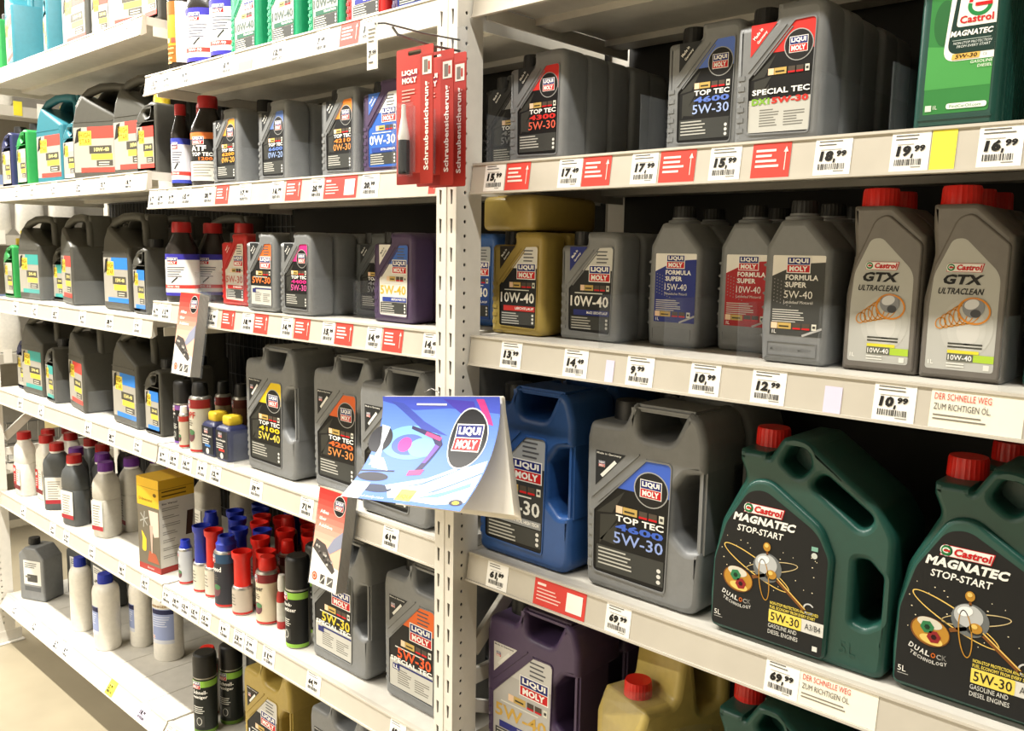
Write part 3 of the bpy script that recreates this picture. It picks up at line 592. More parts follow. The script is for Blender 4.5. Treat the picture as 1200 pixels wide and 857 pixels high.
    p.ring(.155, .074, .008, .008, .002, 'c8c9c9', 3, 24, 0, .6, 5.6); p.ell(.1585, .150, .0042, .0042, 'c9cfc8', 3, 14); p.rect(.154, .1565, .009, .006, '7fb0a0', 3)
    V, F = tmesh('5L', .0); me = bpy.data.meshes.new('m'); me.from_pydata([(.196+a*.022, -D/2-.001, .024+b_*.016) for a, b_ in V], [], F); me.materials.append(body)
    bd = shift(join(b, pan, web, me), (-W/2, 0, 0))
    return dict(name='oil_canister', cat='oil canister', w=W, d=D, parts=[('body', bd, [('label', p.build(-D/2-.008))] if full else []), ('cap', ribbed_cap(.0245, .026, C_RED, (.0575-W/2, 0, .277), 26, .0011))])
# one-litre dark green bottle, upright label
def mag1():
    W, D = .094, .066
    o = rpoly([(0, 0, .006), (W, 0, .006), (W+.002, .17, .01), (.055, .215, .01), (.014, .215, .006), (.002, .17, .02)])
    b = slab([o], D, .008, P_CAS, 3); ln = boxes([(.006, .088, -D/2-.0012, -D/2+.001, .0145, .0162)], P_CAS)
    gr = boxes([(W-.004, W+.0022, y, y+.003, .01, .165) for y in (-.018, -.006, .006, .018)], P_CAS, .0008)
    p = Print((1, -W/2, 1, 0)); p.poly(rpoly([(.012, .021, .001), (.084, .021, .004), (.086, .172, .01), (.014, .172, .01)], 4), '357f3f', 0)
    p.poly([(.012, .05), (.084, .05), (.085, .09), (.013, .10)], '4a9a4e', .5); p.ell(.030, .125, .012, .026, '2a6636', 1)
    p.poly(rpoly([(.030, .080, .014), (.0855, .080), (.0855, .172), (.038, .172)], 6), WH, 2); p.poly(rpoly([(.034, .088, .012), (.0855, .088), (.0855, .170), (.044, .170)], 6), '16332c', 3)
    p.poly(rpoly([(.043, .118, .004), (.0855, .118), (.0855, .170), (.048, .170)], 4), 'ece9e0', 4); p.text('Castrol', .0465, .1215, .036, .0085, LRED, 6, .03)
    p.ring(.067, .140, .013, .012, .0045, '1f8040', 5, 24, 0, PI*.9, 2*PI); p.rect(.062, .139, .018, .004, LRED, 6); p.ring(.067, .144, .012, .011, .004, LRED, 5, 24, 0, .2, PI)
    p.text('MAGNATEC', .037, .1075, .045, .0065, WH, 5, .04, .2); p.lines(.040, .1035, .044, 1, .003, .0006, 'b9c8c0', 5); p.text('NON-STOP PROTECTION', .041, .0985, .041, .0028, 'dfe7e2', 5, .0, .2); p.text('FROM EVERY START', .045, .0945, .036, .0028, 'dfe7e2', 5, .0, .2)
    p.rect(.040, .0815, .030, .0065, 'e2b55a', 4, .001, .001); p.text('5W-30', .044, .0826, .0235, .0045, '2a2010', 5, .02, .2); p.text('C3', .074, .083, .004, .003, '444444', 5, 0)
    p.text('GASOLINE', .061, .0755, .0235, .0032, WH, 4, 0, .15); p.text('DIESEL', .069, .0705, .0155, .0032, WH, 4, 0, .15)
    p.rect(.038, .0255, .044, .0065, 'e9efe6', 3, .003); p.text('FindCarOil.com', .042, .0268, .034, .0035, '5e8a62', 4, 0); p.rect(.0145, .0245, .007, .007, 'd4e4d0', 3); p.text('1L', .0235, .0265, .0045, .0045, WH, 3, 0)
    return dict(name='oil_bottle', cat='oil bottle', w=W, d=D, parts=[('body', shift(join(b, ln, gr), (-W/2, 0, 0)), [('label', p.build(-D/2))]), ('cap', ribbed_cap(.022, .023, C_RED, (.035-W/2, 0, .215), 24, .001))])
# black five-litre canister with arched handle and its small sister
def hs_label(p, x0, x1, z0, z1, acc, grade='5W-40', red=False):
    w, h = x1-x0, z1-z0
    p.poly(rpoly([(x0, z0, .003), (x1, z0, .003), (x1, z1, .003), (x0, z1, .003)], 3), '9f9b91', 0)
    p.rect(x0+w*.34, z1-h*.26, w*.66, h*.26, acc, 1); p.rect(x0+w*.16, z0, w*.84, h*.105, acc, 1)
    p.poly([(x0+w*.02, z1-h*.36), (x0+w*.09, z1-h*.05), (x0+w*.2, z1-h*.01), (x0+w*.16, z1-h*.3)], '2a2724', 2)
    p.rect(x0+w*.13, z1-h*.40, w*.31, h*.31, 'e3cf4a', 2); p.text('HIGH', x0+w*.15, z1-h*.235, w*.27, h*.115, '8a6a1e', 3, .03); p.text('STAR', x0+w*.15, z1-h*.375, w*.27, h*.115, '8a6a1e', 3, .03)
    p.rect(x0+w*.38, z0+h*.41, w*.54, h*.17, '47443c', 2); p.text(grade, x0+w*.50, z0+h*.455, w*.36, h*.085, 'e8dc8a', 3, .02)
    p.rect(x0+w*.42, z0+h*.275, w*.52, h*.125, 'e6c545', 2); p.rect(x0+w*.55, z0+h*.135, w*.39, h*.125, '4a473f', 2); p.lines(x0+w*.6, z0+h*.225, w*.28, 2, h*.05, h*.02, 'c8c4b4', 3)
_hs = {}
def hs5(body, acc, grade='5W-40'):
    W, D = .192, .14
    if body.name not in _hs:
        o = rpoly([(0, 0, .012), (W, 0, .012), (W, .196, .01), (.083, .244, .012), (.050, .262, .01), (.018, .225, .03), (0, .165, .05)], 6)
        b = slab([o], D, .011, body, 3)
        a = rpoly([(.012, .20, .0), (.016, .225, .02), (.066, .280, .05), (.125, .298, .03), (W-.002, .298, .012), (W-.002, .185, .0)], 6)
        h = rpoly([(.060, .246, .012), (.085, .272, .03), (.130, .284, .02), (.165, .284, .008), (.165, .205, .004), (.150, .214, .004)], 5)
        hd = join(shift(slab([a, h], .070, .008, body, 2), (0, .026, 0)), tube([(.014, -.046, .20), (.020, -.050, .226), (.036, -.050, .248), (.062, -.044, .272), (.098, -.032, .287), (.136, -.018, .2895), (.165, -.008, .286), (.177, -.004, .272), (.178, -.004, .24), (.178, -.004, .19)], .0135, body, 12))
        ln = boxes([(.006, .175, -D/2-.001, -D/2+.001, .178, .181)], body)
        _hs[body.name] = (shift(join(b, ln), (-W/2, 0, 0)), shift(hd, (-W/2, 0, 0)), ribbed_cap(.024, .022, P_BLACK, (.046-W/2, .052, .245), 22, .001))
    b, hd, cp = _hs[body.name]
    p = Print((1, -W/2, 1, 0)); hs_label(p, .010, .182, .025, .163, acc, grade)
    return dict(name='oil_canister', cat='oil canister', w=W, d=D, parts=[('body', b, [('label', p.build(-D/2))]), ('handle', hd), ('cap', cp)])
def hs1(body, acc, cap=P_BLACK):
    W, D = .108, .075; k = 'small' + body.name
    if k not in _hs:
        o = rpoly([(0, 0, .008), (W, 0, .008), (W, .190, .008), (.085, .196, .008), (.040, .184, .02), (.010, .160, .03), (0, .125, .03)], 6)
        h = rpoly([(.040, .168, .005), (.060, .179, .008), (.080, .180, .004), (.072, .158, .006), (.055, .155, .006)], 4)
        b = slab([o, h], D, .008, body, 3); neck = lathe([(.020, .165), (.020, .200)], body, 20, c=(.055, .016, 0)); ln = boxes([(.006, .098, -D/2-.001, -D/2+.001, .142, .1442)], body)
        _hs[k] = shift(join(b, neck, ln), (-W/2, 0, 0))
    p = Print((1, -W/2, 1, 0)); hs_label(p, .010, .094, .016, .130, acc)
    return dict(name='oil_canister', cat='oil canister', w=W, d=D, parts=[('body', _hs[k], [('label', p.build(-D/2))]), ('cap', ribbed_cap(.0225, .024, cap, (.055-W/2, .016, .197), 20, .001))])
# round and oval bottles and cans
def band(p, r, z0, z1, c, a0=-150, a1=150, layer=0): p.rect(r*R(a0), z0, r*R(a1-a0), z1-z0, c, layer)
def dark_bottle(r, h, bandc, bodyc, foot, kind, sy=.8, cap=C_DRED):
    b = lathe([(0, 0), (r*.9, 0), (r, .006), (r, h*.60), (r*.97, h*.66), (r*.52, h*.845), (r*.5, h*.87)], P_DARK, 28, 1, sy)
    p = Print()
    band(p, r, h*.08, h*.60, bodyc, layer=0); band(p, r, h*.53, h*.60, bandc, layer=1)
    lm_logo(p, -r*.65, h*.475, r*.75, h*.075, 3)
    if kind == 'atf':
        p.text('ATF', -r*.75, h*.40, r*1.0, h*.06, WH, 3, .04); p.text('TOP TEC', -r*.7, h*.345, r*1.3, h*.04, WH, 3, .03); p.text('1200', -r*.2, h*.30, r*.8, h*.035, 'e07a3a', 3, .03)
        band(p, r, h*.08, h*.29, 'c9c6bd', layer=1); p.lines(-r*.7, h*.26, r*1.5, 5, h*.03, h*.012, '8a877e', 2)
    else:
        p.lines(-r*.7, h*.44, r*1.3, 5, h*.028, h*.012, '6b6c78', 2); band(p, r, h*.17, h*.215, 'd1433c', layer=1); band(p, r, h*.08, h*.12, foot, layer=1)
        p.line(-r*.3, h*.24, r*.1, h*.31, .004, '333333', 3); p.text('75W-90', -r*.7, h*.178, r*.9, h*.028, WH, 3, .02)
    lb = p.build(0, cyl_map(r, sy), r*.16, .0003)
    return dict(name='oil_bottle', cat='oil bottle', w=2*r, d=2*r*sy, parts=[('body', b, [('label', lb)]), ('cap', ribbed_cap(r*.56, h*.13, cap, (0, 0, h*.87), 22, .0008))])
def spray(r, h, capm, caph, bandc, txt, bodyc='1d1d1c', foot=None, capr=.98):
    b = lathe([(0, 0), (r*.95, 0), (r, .003), (r, h-caph-.004), (r*.97, h-caph)], METAL, 28)
    p = Print(); band(p, r, .003, h-caph-.004, bodyc, -110, 110)
    hb = h-caph; band(p, r, hb*.84, hb*.95, bandc, -110, 110, 1); lm_logo(p, -r*.75, hb*.82, r*.8, hb*.12, 3)
    for k, s in enumerate(txt): p.text(s, -r*.7, hb*(.72-.09*k), r*.17*len(s), hb*.065, WH, 3, .02)
    p.lines(-r*.7, hb*.5, r*1.4, 4, hb*.035, hb*.014, 'd0d0c8', 2, 4); p.rect(-r*.55, hb*.14, r*.9, hb*.2, '3c3d3a', 2); p.ring(-r*.1, hb*.24, r*.25, hb*.07, .0015, 'd8d8d0', 3, 18)
    if foot: band(p, r, .003, hb*.08, foot, -110, 110, 1)
    lb = p.build(0, cyl_map(r), r*.16, .0003)
    cp = lathe([(r*capr, h-caph), (r*capr, h-.012), (r*capr*.95, h-.004), (r*capr*.8, h), (0, h)], capm, 28)
    return dict(name='spray_can', cat='spray can', w=2*r, d=2*r, parts=[('can', b, [('label', lb)]), ('cap', cp)])
def additive(r, h, capm, style, bodyc, bandc, txt='', txtc='1b1b1b'):
    """slim can with screw cap or a long filler funnel in the cap colour"""
    hb = h*.78 if style != 'funnel' else h*.42
    b = lathe([(0, 0), (r*.96, 0), (r, .003), (r, hb), (r*.93, hb+.004), (r*.6, hb+.008)], METAL, 24)
    p = Print(); band(p, r, .006, hb-.002, bodyc, -120, 120); band(p, r, .003, .009, 'b9332e', -120, 120, 1)
    if style != 'funnel':
        band(p, r, hb*.82, hb*.985, bandc, -120, 120, 1); lm_logo(p, -r*.7, hb*.83, r*.7, hb*.13, 3)
        if txt: p.text(txt, -r*.6, hb*.64, r*1.2, hb*.12, txtc, 3, .02)
        p.lines(-r*.6, hb*.6, r*1.1, 3, hb*.04, hb*.016, '5a584f', 2, 3); p.ell(0, hb*.32, r*.5, hb*.12, '6a4148', 2); p.ell(r*.15, hb*.38, r*.35, hb*.05, '4d7a52', 3)
    else:
        p.lines(-r*.6, hb*.8, r*1.1, 4, hb*.12, hb*.04, '7c7a70', 2, 3)
    lb = p.build(0, cyl_map(r), r*.16, .0003)
    if style == 'funnel': cp = lathe([(r*.80, hb+.002), (r*.80, h-.022), (r*.98, h-.014), (r*1.0, h), (r*.88, h), (r*.78, h-.016), (0, h-.02)], capm, 24)
    elif style == 'slant': cp = lathe([(r*.82, hb+.002), (r*.84, h-.02), (r*.70, h-.014), (r*.66, h), (r*.5, h), (r*.45, h-.01), (0, h-.01)], capm, 24)
    else: cp = lathe([(r*.74, hb+.002), (r*.74, h-.02), (r*.68, h-.006), (r*.6, h), (0, h)], capm, 24)
    return dict(name='additive_can', cat='can', w=2*r, d=2*r, parts=[('can', b, [('label', lb)]), ('cap', cp)])
def flat_bottle(m, cap, lbc, w=.094, d=.066, h=.245, style=0):
    a, b = w/2, d/2
    body = loft([(0, a*.93, b*.9, 0, 0), (.005, a, b, 0, 0), (h*.50, a, b, 0, 0), (h*.515, a*.96, b*.95, 0, 0), (h*.535, a, b, 0, 0), (h*.70, a*.99, b*.98, 0, 0), (h*.765, a*.90, b*.90, 0, 0), (h*.84, a*.58, b*.66, 0, 0), (h*.865, a*.45, b*.56, 0, 0)], m, 32, 3.4)
    ring = lathe([(.0235, h*.855), (.0235, h*.885)], C_WHITE, 24)
    p = Print()
    if style == 0:
        p.rect(-a*.72, h*.10, a*1.40, h*.37, 'e4dfd4', 0); p.rect(-a*.72, h*.10, a*.62, h*.37, lbc, 1); p.rect(-a*.72, h*.10, a*1.4, h*.07, '6f1d20', 2); p.ell(-a*.45, h*.40, a*.14, h*.028, WH, 3, 16); p.lines(-a*.62, h*.33, a*.42, 4, h*.035, h*.014, 'e8c8c0', 3)
        p.lines(0, h*.42, a*.55, 6, h*.035, h*.012, '8c877c', 2)
    else:
        p.rect(-a*.74, h*.10, a*1.42, h*.40, 'e0dcd2', 0); p.rect(-a*.74, h*.10, a*1.42, h*.06, 'a33038', 1); p.lines(-a*.55, h*.44, a*1.0, 8, h*.036, h*.012, '8c877c', 2)
    return dict(name='fluid_bottle', cat='bottle', w=w, d=d, parts=[('body', join(body, ring), [('label', p.build(-b))]), ('cap', ribbed_cap(.0250, h*.115, cap, (0, 0, h*.885), 24, .001))])
def white_bottle(r, h, lab=True, cap=True, big=False):
    b = lathe([(0, 0), (r*.93, 0), (r, .008), (r, h*.74), (r*.98, h*.785), (r*.90, h*.83), (r*.72, h*.865), (r*.48, h*.882)], P_WHITE, 36, 1, .86, angle=60)
    parts = [('body', b)]
    if lab:
        p = Print(); z0, z1 = (h*.22, h*.60) if not big else (h*.24, h*.70); ww = r*1.0 if not big else r*1.7
        p.rect(-ww/2, z0, ww, z1-z0, '8f9bc2', 0); p.rect(-ww/2, z1-h*.07, ww, h*.06, '23264a', 1); p.lines(-ww*.42, z1-h*.1, ww*.8, 5, h*.03, h*.012, 'c9d0e2', 2); p.rect(-ww/2, z0, ww, h*.05, 'c9ccd6', 1)
        if big: p.text('REINIGER', -ww*.45, z1+h*.02, ww*.7, h*.03, 'a07a3a', 3, .02); p.rect(-ww*.45, z0+h*.06, h*.045, h*.045, WH, 2, 0); p.ring(-ww*.45+h*.022, z0+h*.082, h*.02, h*.02, .002, 'c04038', 3, 8)
        parts = [('body', b, [('label', p.build(0, cyl_map(r, .86), r*.16, .0003))])]
    if cap: parts.append(('cap', ribbed_cap(r*.5, h*.12, C_BLUE, (0, 0, h*.88), 26, .0012)))
    return dict(name='fluid_bottle', cat='bottle', w=2*r, d=2*r*.86, parts=parts)
def cube_bottle(acc, txt):
    W, D, H = .066, .066, .088
    b = loft([(0, W/2*.94, D/2*.94, 0, 0), (.004, W/2, D/2, 0, 0), (H*.93, W/2, D/2, 0, 0), (H, W/2*.86, D/2*.86, 0, 0), (H+.006, .016, .016, 0, 0)], P_NAVY, 32, 7)
    p = Print(); p.rect(-W*.44, .006, W*.88, H*.83, '23262c', 0); lm_logo(p, -W*.22, H*.70, W*.26, H*.13, 3); p.text(txt, -W*.38, H*.57, W*.7, H*.075, WH, 3, .02); p.lines(-W*.38, H*.52, W*.65, 3, H*.065, H*.03, 'd8d8d4', 2, 3)
    p.rect(-W*.2, H*.28, W*.42, H*.07, acc, 2); p.ell(0, H*.15, W*.12, W*.12, 'd6d6d2', 2, 18)
    return dict(name='fluid_bottle', cat='bottle', w=W, d=D, parts=[('body', b, [('label', p.build(-D/2))]), ('cap', loft([(H+.004, .019, .019, 0, 0), (H+.008, .021, .021, 0, 0), (H+.024, .021, .021, 0, 0), (H+.028, .018, .018, 0, 0)], C_YEL, 24, 5))])

# ================================================================== goods: right bay
BLU, ORG, RED_, YEL_, PNK = '3f62c4', 'e0682a', 'cf2f2a', 'e2c21f', 'd02a7c'
s4300 = lm1(P_GREY, TT('4300', '5W-30', RED_, 'd8604a'), '4300'); s4600 = lm1(P_GREY, TT('4600', '5W-30', '5a76c8', '9fb2e0'), '4600')
dx = dict(style='c', top=RED_, lower='silver', tri=(RED_, WH), t=[('SPECIAL TEC', .028, .0665, .082, .0075, WH, 4, .03), ('DX1', .028, .0535, .026, .0085, '7fae3a', 4, .05), ('5W-30', .057, .0535, .052, .0085, 'c43028', 4, .05)])
sdx = lm1(P_GREY, dx, 'dx')
row(s4300, 'R1', -.066, .085, 4, 'grey one-litre canister with red-topped 5W-30 label on upper right shelf', 'the red-topped 5W-30 canister near the post', .062)
row(s4600, 'R1', .246, .10, 3, 'grey one-litre canister with blue-topped 5W-30 label on upper right shelf', 'the blue-topped 5W-30 canister of the upper right shelf')
row(sdx, 'R1', .377, .072, 4, 'grey one-litre canister with red corner and half silver label', 'the grey canister with half silver label')
smag = mag1(); row(smag, 'R1', .618, .075, 4, 'dark green one-litre bottle with bright green label on upper right shelf', 'the bottle with bright green label', .068)
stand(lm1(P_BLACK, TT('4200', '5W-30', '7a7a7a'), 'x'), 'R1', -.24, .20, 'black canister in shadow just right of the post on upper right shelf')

sgold = lm1(P_GOLD, SQ('10W-40', 'b8312b', 'LEICHTLAUF', 'd8d6d0', ('2c2620', WH)), 'g'); sg10 = lm1(P_GREY, SQ('10W-40', '1f2a72', 'MoS2 LEICHTLAUF', 'c9c8c2', ('1f2a72', WH)), 'm')
sblue1 = lm1(P_BLUE, SQ('5W-40', '1d3f86', 'LEICHTLAUF', '9fa2a4', ('1d3f86', WH), mid='22458e', base='22458e'), 'b')
row(sblue1, 'R2', -.325, .195, 1, 'blue one-litre canister half hidden behind the white upright', 'the blue one-litre canister beside the upright')
row(sgold, 'R2', -.125, .108, 2, 'gold one-litre canister with 10W-40 label standing upright', 'the upright gold one-litre canister')
spawn(sgold, (-.088, .112, ZB['R2']+.1872+.032), 0, 'gold one-litre canister lying on top of the others, base outwards', GRP['R2'], -PI/2)
row(sg10, 'R2', .023, .128, 2, 'grey one-litre canister with blue corner and 10W-40 label', 'the grey canister with blue corner and 10W-40 label')
f15 = fs1('23307c', '15W-40', 'Mineralisches Motor\u00f6l'); f10 = fs1('a81f25', '10W-40', 'Leichtlauf Motor\u00f6l'); f5 = fs1('3d3e3c', '5W-40', 'Leichtlauf Motor\u00f6l')
row(f15, 'R2', .188, .160, 1, 'grey bottle with dark blue 15W-40 label', 'the bottle with dark blue 15W-40 label')
row(f10, 'R2', .303, .185, 1, 'grey bottle with red 10W-40 label half hidden by its neighbour', 'the bottle with red 10W-40 label')
row(f5, 'R2', .424, .098, 2, 'grey bottle with dark grey 5W-40 label', 'the bottle with dark grey 5W-40 label', .092)
sgtx = gtx1()
row(sgtx, 'R2', .537, .108, 1, 'warm grey bottle with red cap and silver label, left of the pair', 'the left red-capped silver-label bottle', .075)
row(sgtx, 'R2', .637, .106, 2, 'warm grey bottle with red cap and silver label, right of the pair', 'the right red-capped silver-label bottle', .075)
row(smag, 'R2', .752, .115, 1, 'dark green one-litre bottle cut off by the right picture edge', 'the green bottle at the right edge of the second shelf', .075)

b5 = lm5(P_BLUE, SQ('10W-30', '8f9294', 'SYNTHOIL HIGH TECH', 'a3a6a8', ('23365f', WH), 'd9d9d4', '2c2e30'), 'b5')
g5 = lm5(P_GREY, TT('4600', '5W-30', BLU, '8ea3dc'), 'g5')
row(b5, 'R3', -.107, .066, 1, 'blue five-litre canister beside the upright, partly behind the calendar', 'the blue five-litre canister', .140)
row(g5, 'R3', .143, .069, 1, 'grey five-litre canister with blue 5W-30 label between blue and green canisters', 'the grey five-litre canister with blue 5W-30 label', .132)
cg = c5(P_CAS)
stand(cg, 'R3', .380, .066, 'dark green five-litre canister with red cap and whole black label in view')
stand(cg, 'R3', .640, .075, 'dark green five-litre canister cut off by the right picture edge')
stand(cg, 'R3', .656, .218, 'dark green five-litre canister behind the rightmost one')
p5 = lm5(P_PURPLE, SQ('5W-40', '2a2f7a', 'TOP TEC', 'c9c8c4', ('d8d5d0', '26262a'), 'c9a24a', 'b4b2ae', 'b4b2ae'), 'p5')
row(p5, 'R4', -.094, .082, 1, 'purple five-litre canister under the red tag on the lower right shelf', 'the purple five-litre canister', .14)
def gold_jug():
    W, D = .20, .118
    o = rpoly([(-.1, 0, .012), (.1, 0, .012), (.1, .26, .03), (.097, .325, .025), (.06, .345, .02), (.005, .345, .02), (-.014, .30, .02), (-.022, .240, .012), (-.030, .232, .004), (-.082, .232, .008), (-.1, .19, .03)], 6)
    h = rpoly([(.012, .315, .012), (.068, .315, .014), (.072, .215, .014), (.030, .205, .012)], 5)
    b = slab([o, h], D, .012, P_PALE, 3); rb = boxes([(-.06+.022*k, -.052+.022*k, -D/2-.002, D/2+.002, .03, .17) for k in range(6)], P_PALE, .0015)
    return dict(name='oil_canister', cat='oil canister', w=W, d=D, parts=[('body', join(b, rb)), ('cap', ribbed_cap(.0235, .026, C_RED, (-.056, 0, .232), 26, .001)), ('film_wrap', loft([(.002, .104, .064, 0, 0), (.17, .104, .064, 0, 0), (.226, .055, .05, -.05, 0), (.246, .030, .030, -.056, 0)], FILM, 28, 4))])
centre(gold_jug(), 'R4', .250, .158, 'pale gold canister with red cap wrapped in clear film', 72)
stand(cg, 'R4', .354, .088, 'dark green canister with red cap, lowest in the right bay')
stand(cg, 'R4', .63, .085, 'dark green canister at the lower right, below the picture edge')

# ================================================================== goods: middle bay
def old1(body, grade, strip, txt, tri, top=SILV, base=BK, mid='1d1e1f', g=WH): return lm1(body, SQ(grade, strip, txt, top, tri, g, mid, base), grade)
sgrn = old1(P_GREEN, '10W-40', '1f5b44', 'TRAKTOR', ('1f7a55', WH), 'b9bab4', 'a9aaa4', 'a9aaa4', '4a5a54')
# top shelf
def amber():
    r, h = .034, .24; b = lathe([(0, 0), (r*.9, 0), (r, .006), (r, h*.80), (r*.9, h*.86), (r*.6, h*.90)], P_DARK, 28)
    p = Print(); band(p, r, .03, h*.76, 'c98a2c', -120, 120); band(p, r, h*.62, h*.76, '8a5a22', -120, 120, 1); band(p, r, .03, h*.30, '8a5a22', -120, 120, 1); band(p, r, .03, h*.76, 'e6e4de', 8, 75, 2); p.lines(-r*.9, h*.28, r*.9, 4, .012, .004, 'd8b070', 3); p.rect(-r*.8, h*.33, r*.35, .012, 'e6d0a0', 3); p.rect(-r*.3, h*.33, r*.4, .012, 'b04a38', 3)
    return dict(name='oil_bottle', cat='oil bottle', w=2*r, d=2*r, parts=[('body', b, [('label', p.build(0, cyl_map(r), r*.16, .0003))]), ('cap', ribbed_cap(r*.66, h*.1, P_BLACK, (0, 0, h*.9), 22, .0008))])
centre(amber(), 'M1', -1.262, .10, 'round dark bottle with amber and white label at the left end', 30)
s_blue = dark_bottle(.045, .25, '3b36a0', 'efeeea', '3b36a0', 'gear', .7)
centre(s_blue, 'M1', -1.155, .105, 'dark bottle with blue and white label beside the amber one', 34)
centre(s_blue, 'M1', -1.035, .105, 'dark bottle with blue and white label beside the green canisters', 34)
for k, x in enumerate((-.975, -.815, -.655)):
    stand(sgrn, 'M1', x, .075, f'green one-litre canister, {["leftmost", "middle", "rightmost"][k]} of the three on the top shelf'); stand(sgrn, 'M1', x, .145, f'green canister standing behind the {["leftmost", "middle", "rightmost"][k]} green one')
stand(old1(P_RED, '4T', '2a2f8a', 'RACING', ('efece6', '333333'), 'efece6', 'efece6', 'efece6', '2a2f8a'), 'M1', -.52, .075, 'dark red canister with white label on the top middle shelf')
sdpur = old1(P_PURPLE, '5W-40', '2a2f7a', 'SYNTH', ('2a2f7a', WH), '2f3f96', '2f3f96', '2f3f96')
stand(sdpur, 'M1', -.375, .075, 'dark purple canister with blue label on the top middle shelf'); stand(sdpur, 'M1', -.235, .085, 'dark purple canister beside the post on the top middle shelf')
# second shelf
satf = dark_bottle(.046, .235, 'd8743a', '232220', 'c9c6bd', 'atf', .8)
centre(satf, 'M2', -1.165, .115, 'dark bottle with orange band and red cap on second middle shelf', 34)
ssm = dark_bottle(.026, .225, '3b46a8', 'd9d9e0', '3b46a8', 'gear', .9)
centre(ssm, 'M2', -1.285, .10, 'slim dark bottle with red cap, left of the two', 34); centre(ssm, 'M2', -1.243, .140, 'slim dark bottle with red cap, right of the two', 34)
centre(dark_bottle(.042, .243, '3b46a8', 'e6e6ea', '3b46a8', 'gear', .8, P_BLACK), 'M2', -1.14, .27, 'tall dark bottle with black cap behind the orange-banded one')
row(lm1(P_GREY, TT('6200', '0W-20', 'd8922e', 'e2a94a'), 'a'), 'M2', -1.075, .075, 2, 'grey one-litre canister with amber 0W-20 label', 'the canister with amber 0W-20 label')
row(lm1(P_GREY, TT('6600', '0W-20', '5a76b8', '8ea3cc'), 'b'), 'M2', -.872, .080, 3, 'grey one-litre canister with pale blue 0W-20 label', 'the canister with pale blue 0W-20 label')
row(lm1(P_GREY, TT('4210', '0W-30', 'df7f2c', 'd98f4a'), 'c'), 'M2', -.615, .078, 2, 'grey one-litre canister with orange 0W-30 label', 'the canister with orange 0W-30 label')
sp30 = old1(P_PURPLE, '0W-30', '26408e', 'EXTRA LONGLIFE', ('3f68b8', WH), 'd8d8d6', '2f5fb4', '2f5fb4')
row(sp30, 'M2', -.470, .078, 2, 'purple one-litre canister with blue 0W-30 label', 'the purple canister with blue 0W-30 label')
# third shelf
sgear = dark_bottle(.046, .215, '3b36a0', 'efeeea', '3b36a0', 'gear', .8)
centre(sgear, 'M3', -1.287, .095, 'dark bottle with white label and red cap behind the upper leaflet', 34)
centre(sgear, 'M3', -1.285, .185, 'dark bottle with red cap, first behind the front one', 34); centre(sgear, 'M3', -1.193, .228, 'dark bottle with red cap partly behind the red canister', 34)
sred = old1(P_RED, '5W-30', 'b3221f', 'DIESEL', ('b3221f', WH), 'd8d0c4', 'cfc8bc', 'cfc8bc', 'b8655c')
row(sred, 'M3', -1.118, .115, 2, 'bright red one-litre canister with pale 5W-30 label', 'the bright red one-litre canister')
s53 = dict(style='s', top='e0682a', lower='silver', tri=('26282a', WH), mid='161616', t=[('5W-30', .030, .0665, .078, .0155, 'e8793a', 4, .02)], strip2=1)
row(lm1(P_GREY, s53, 'd'), 'M3', -.893, .055, 2, 'grey one-litre canister with orange 5W-30 label on third middle shelf', 'the canister with orange 5W-30 label of the third shelf')
row(lm1(P_GREY, TT('4400', '5W-30', PNK, 'd85a9a'), 'e'), 'M3', -.750, .056, 4, 'grey one-litre canister with pink 5W-30 label', 'the canister with pink 5W-30 label', .066)
sp40 = old1(P_PURPLE, '5W-40', '2a3f8e', 'LEICHTLAUF HIGH TECH', ('e4e1da', '333333'), '3f68b8', 'd8d5cc', 'd8d5cc', 'd8a83a')
row(sp40, 'M3', -.462, .098, 3, 'purple one-litre canister with pale 5W-40 label', 'the purple canister with pale 5W-40 label')
row(lm1(P_DGREY, TT('4605', '5W-30', '8a8a8a'), 'f'), 'M3', -.60, .155, 1, 'grey canister set back behind a clear divider left of the purple one', 'the set back grey canister', .068)
stand(hs5(P_ANTH, '7a2a22'), 'L3', -1.655, .335, 'black arched canister deep in the third left shelf behind the red caps')
# fourth shelf
centre(spray(.0265, .178, P_BLACK, .062, '7a4a92', ('Start', 'Fix'), '1b1b1c', '6f4a9a'), 'M4', -1.318, .10, 'black spray can with purple band and tall black cap')
dp = additive(.029, .188, P_BLACK, 'cap', 'c4bfae', '8e2626', 'DPF', 'b3332c')
centre(dp, 'M4', -1.192, .085, 'pale additive can with red DPF lettering and black cap')
centre(additive(.022, .18, P_BLACK, 'cap', 'b5a98a', '7a2420'), 'M4', -1.215, .165, 'slim tan can right behind the red-lettered can'); centre(additive(.024, .18, P_BLACK, 'cap', '6e4a34', '5a2a20'), 'M4', -1.145, .18, 'slim brown can behind the yellow-capped bottles')
centre(additive(.014, .115, P_WHITE, 'cap', 'c2b8a4', 'a83a30'), 'M4', -1.262, .072, 'small slim can between purple spray can and red-lettered can')
stand(cube_bottle('3f7fc8', 'Bremsfl\u00fcssigkeit'), 'M4', -1.160, .068, 'small black square bottle with yellow cap and blue bar'); stand(cube_bottle('c8352c', 'Bremsfl\u00fcssigkeit'), 'M4', -1.083, .066, 'small black square bottle with yellow cap and red bar')
centre(cube_bottle('3f7fc8', 'Bremsfl\u00fcssigkeit'), 'M4', -1.05, .19, 'small black square bottle standing behind the yellow-capped pair')
row(lm5(P_GREY, TT('4100', '5W-40', YEL_, 'e6d05a'), 'h'), 'M4', -.944, .078, 1, 'grey five-litre canister with yellow 5W-40 label', 'the five-litre canister with yellow 5W-40 label', .13)
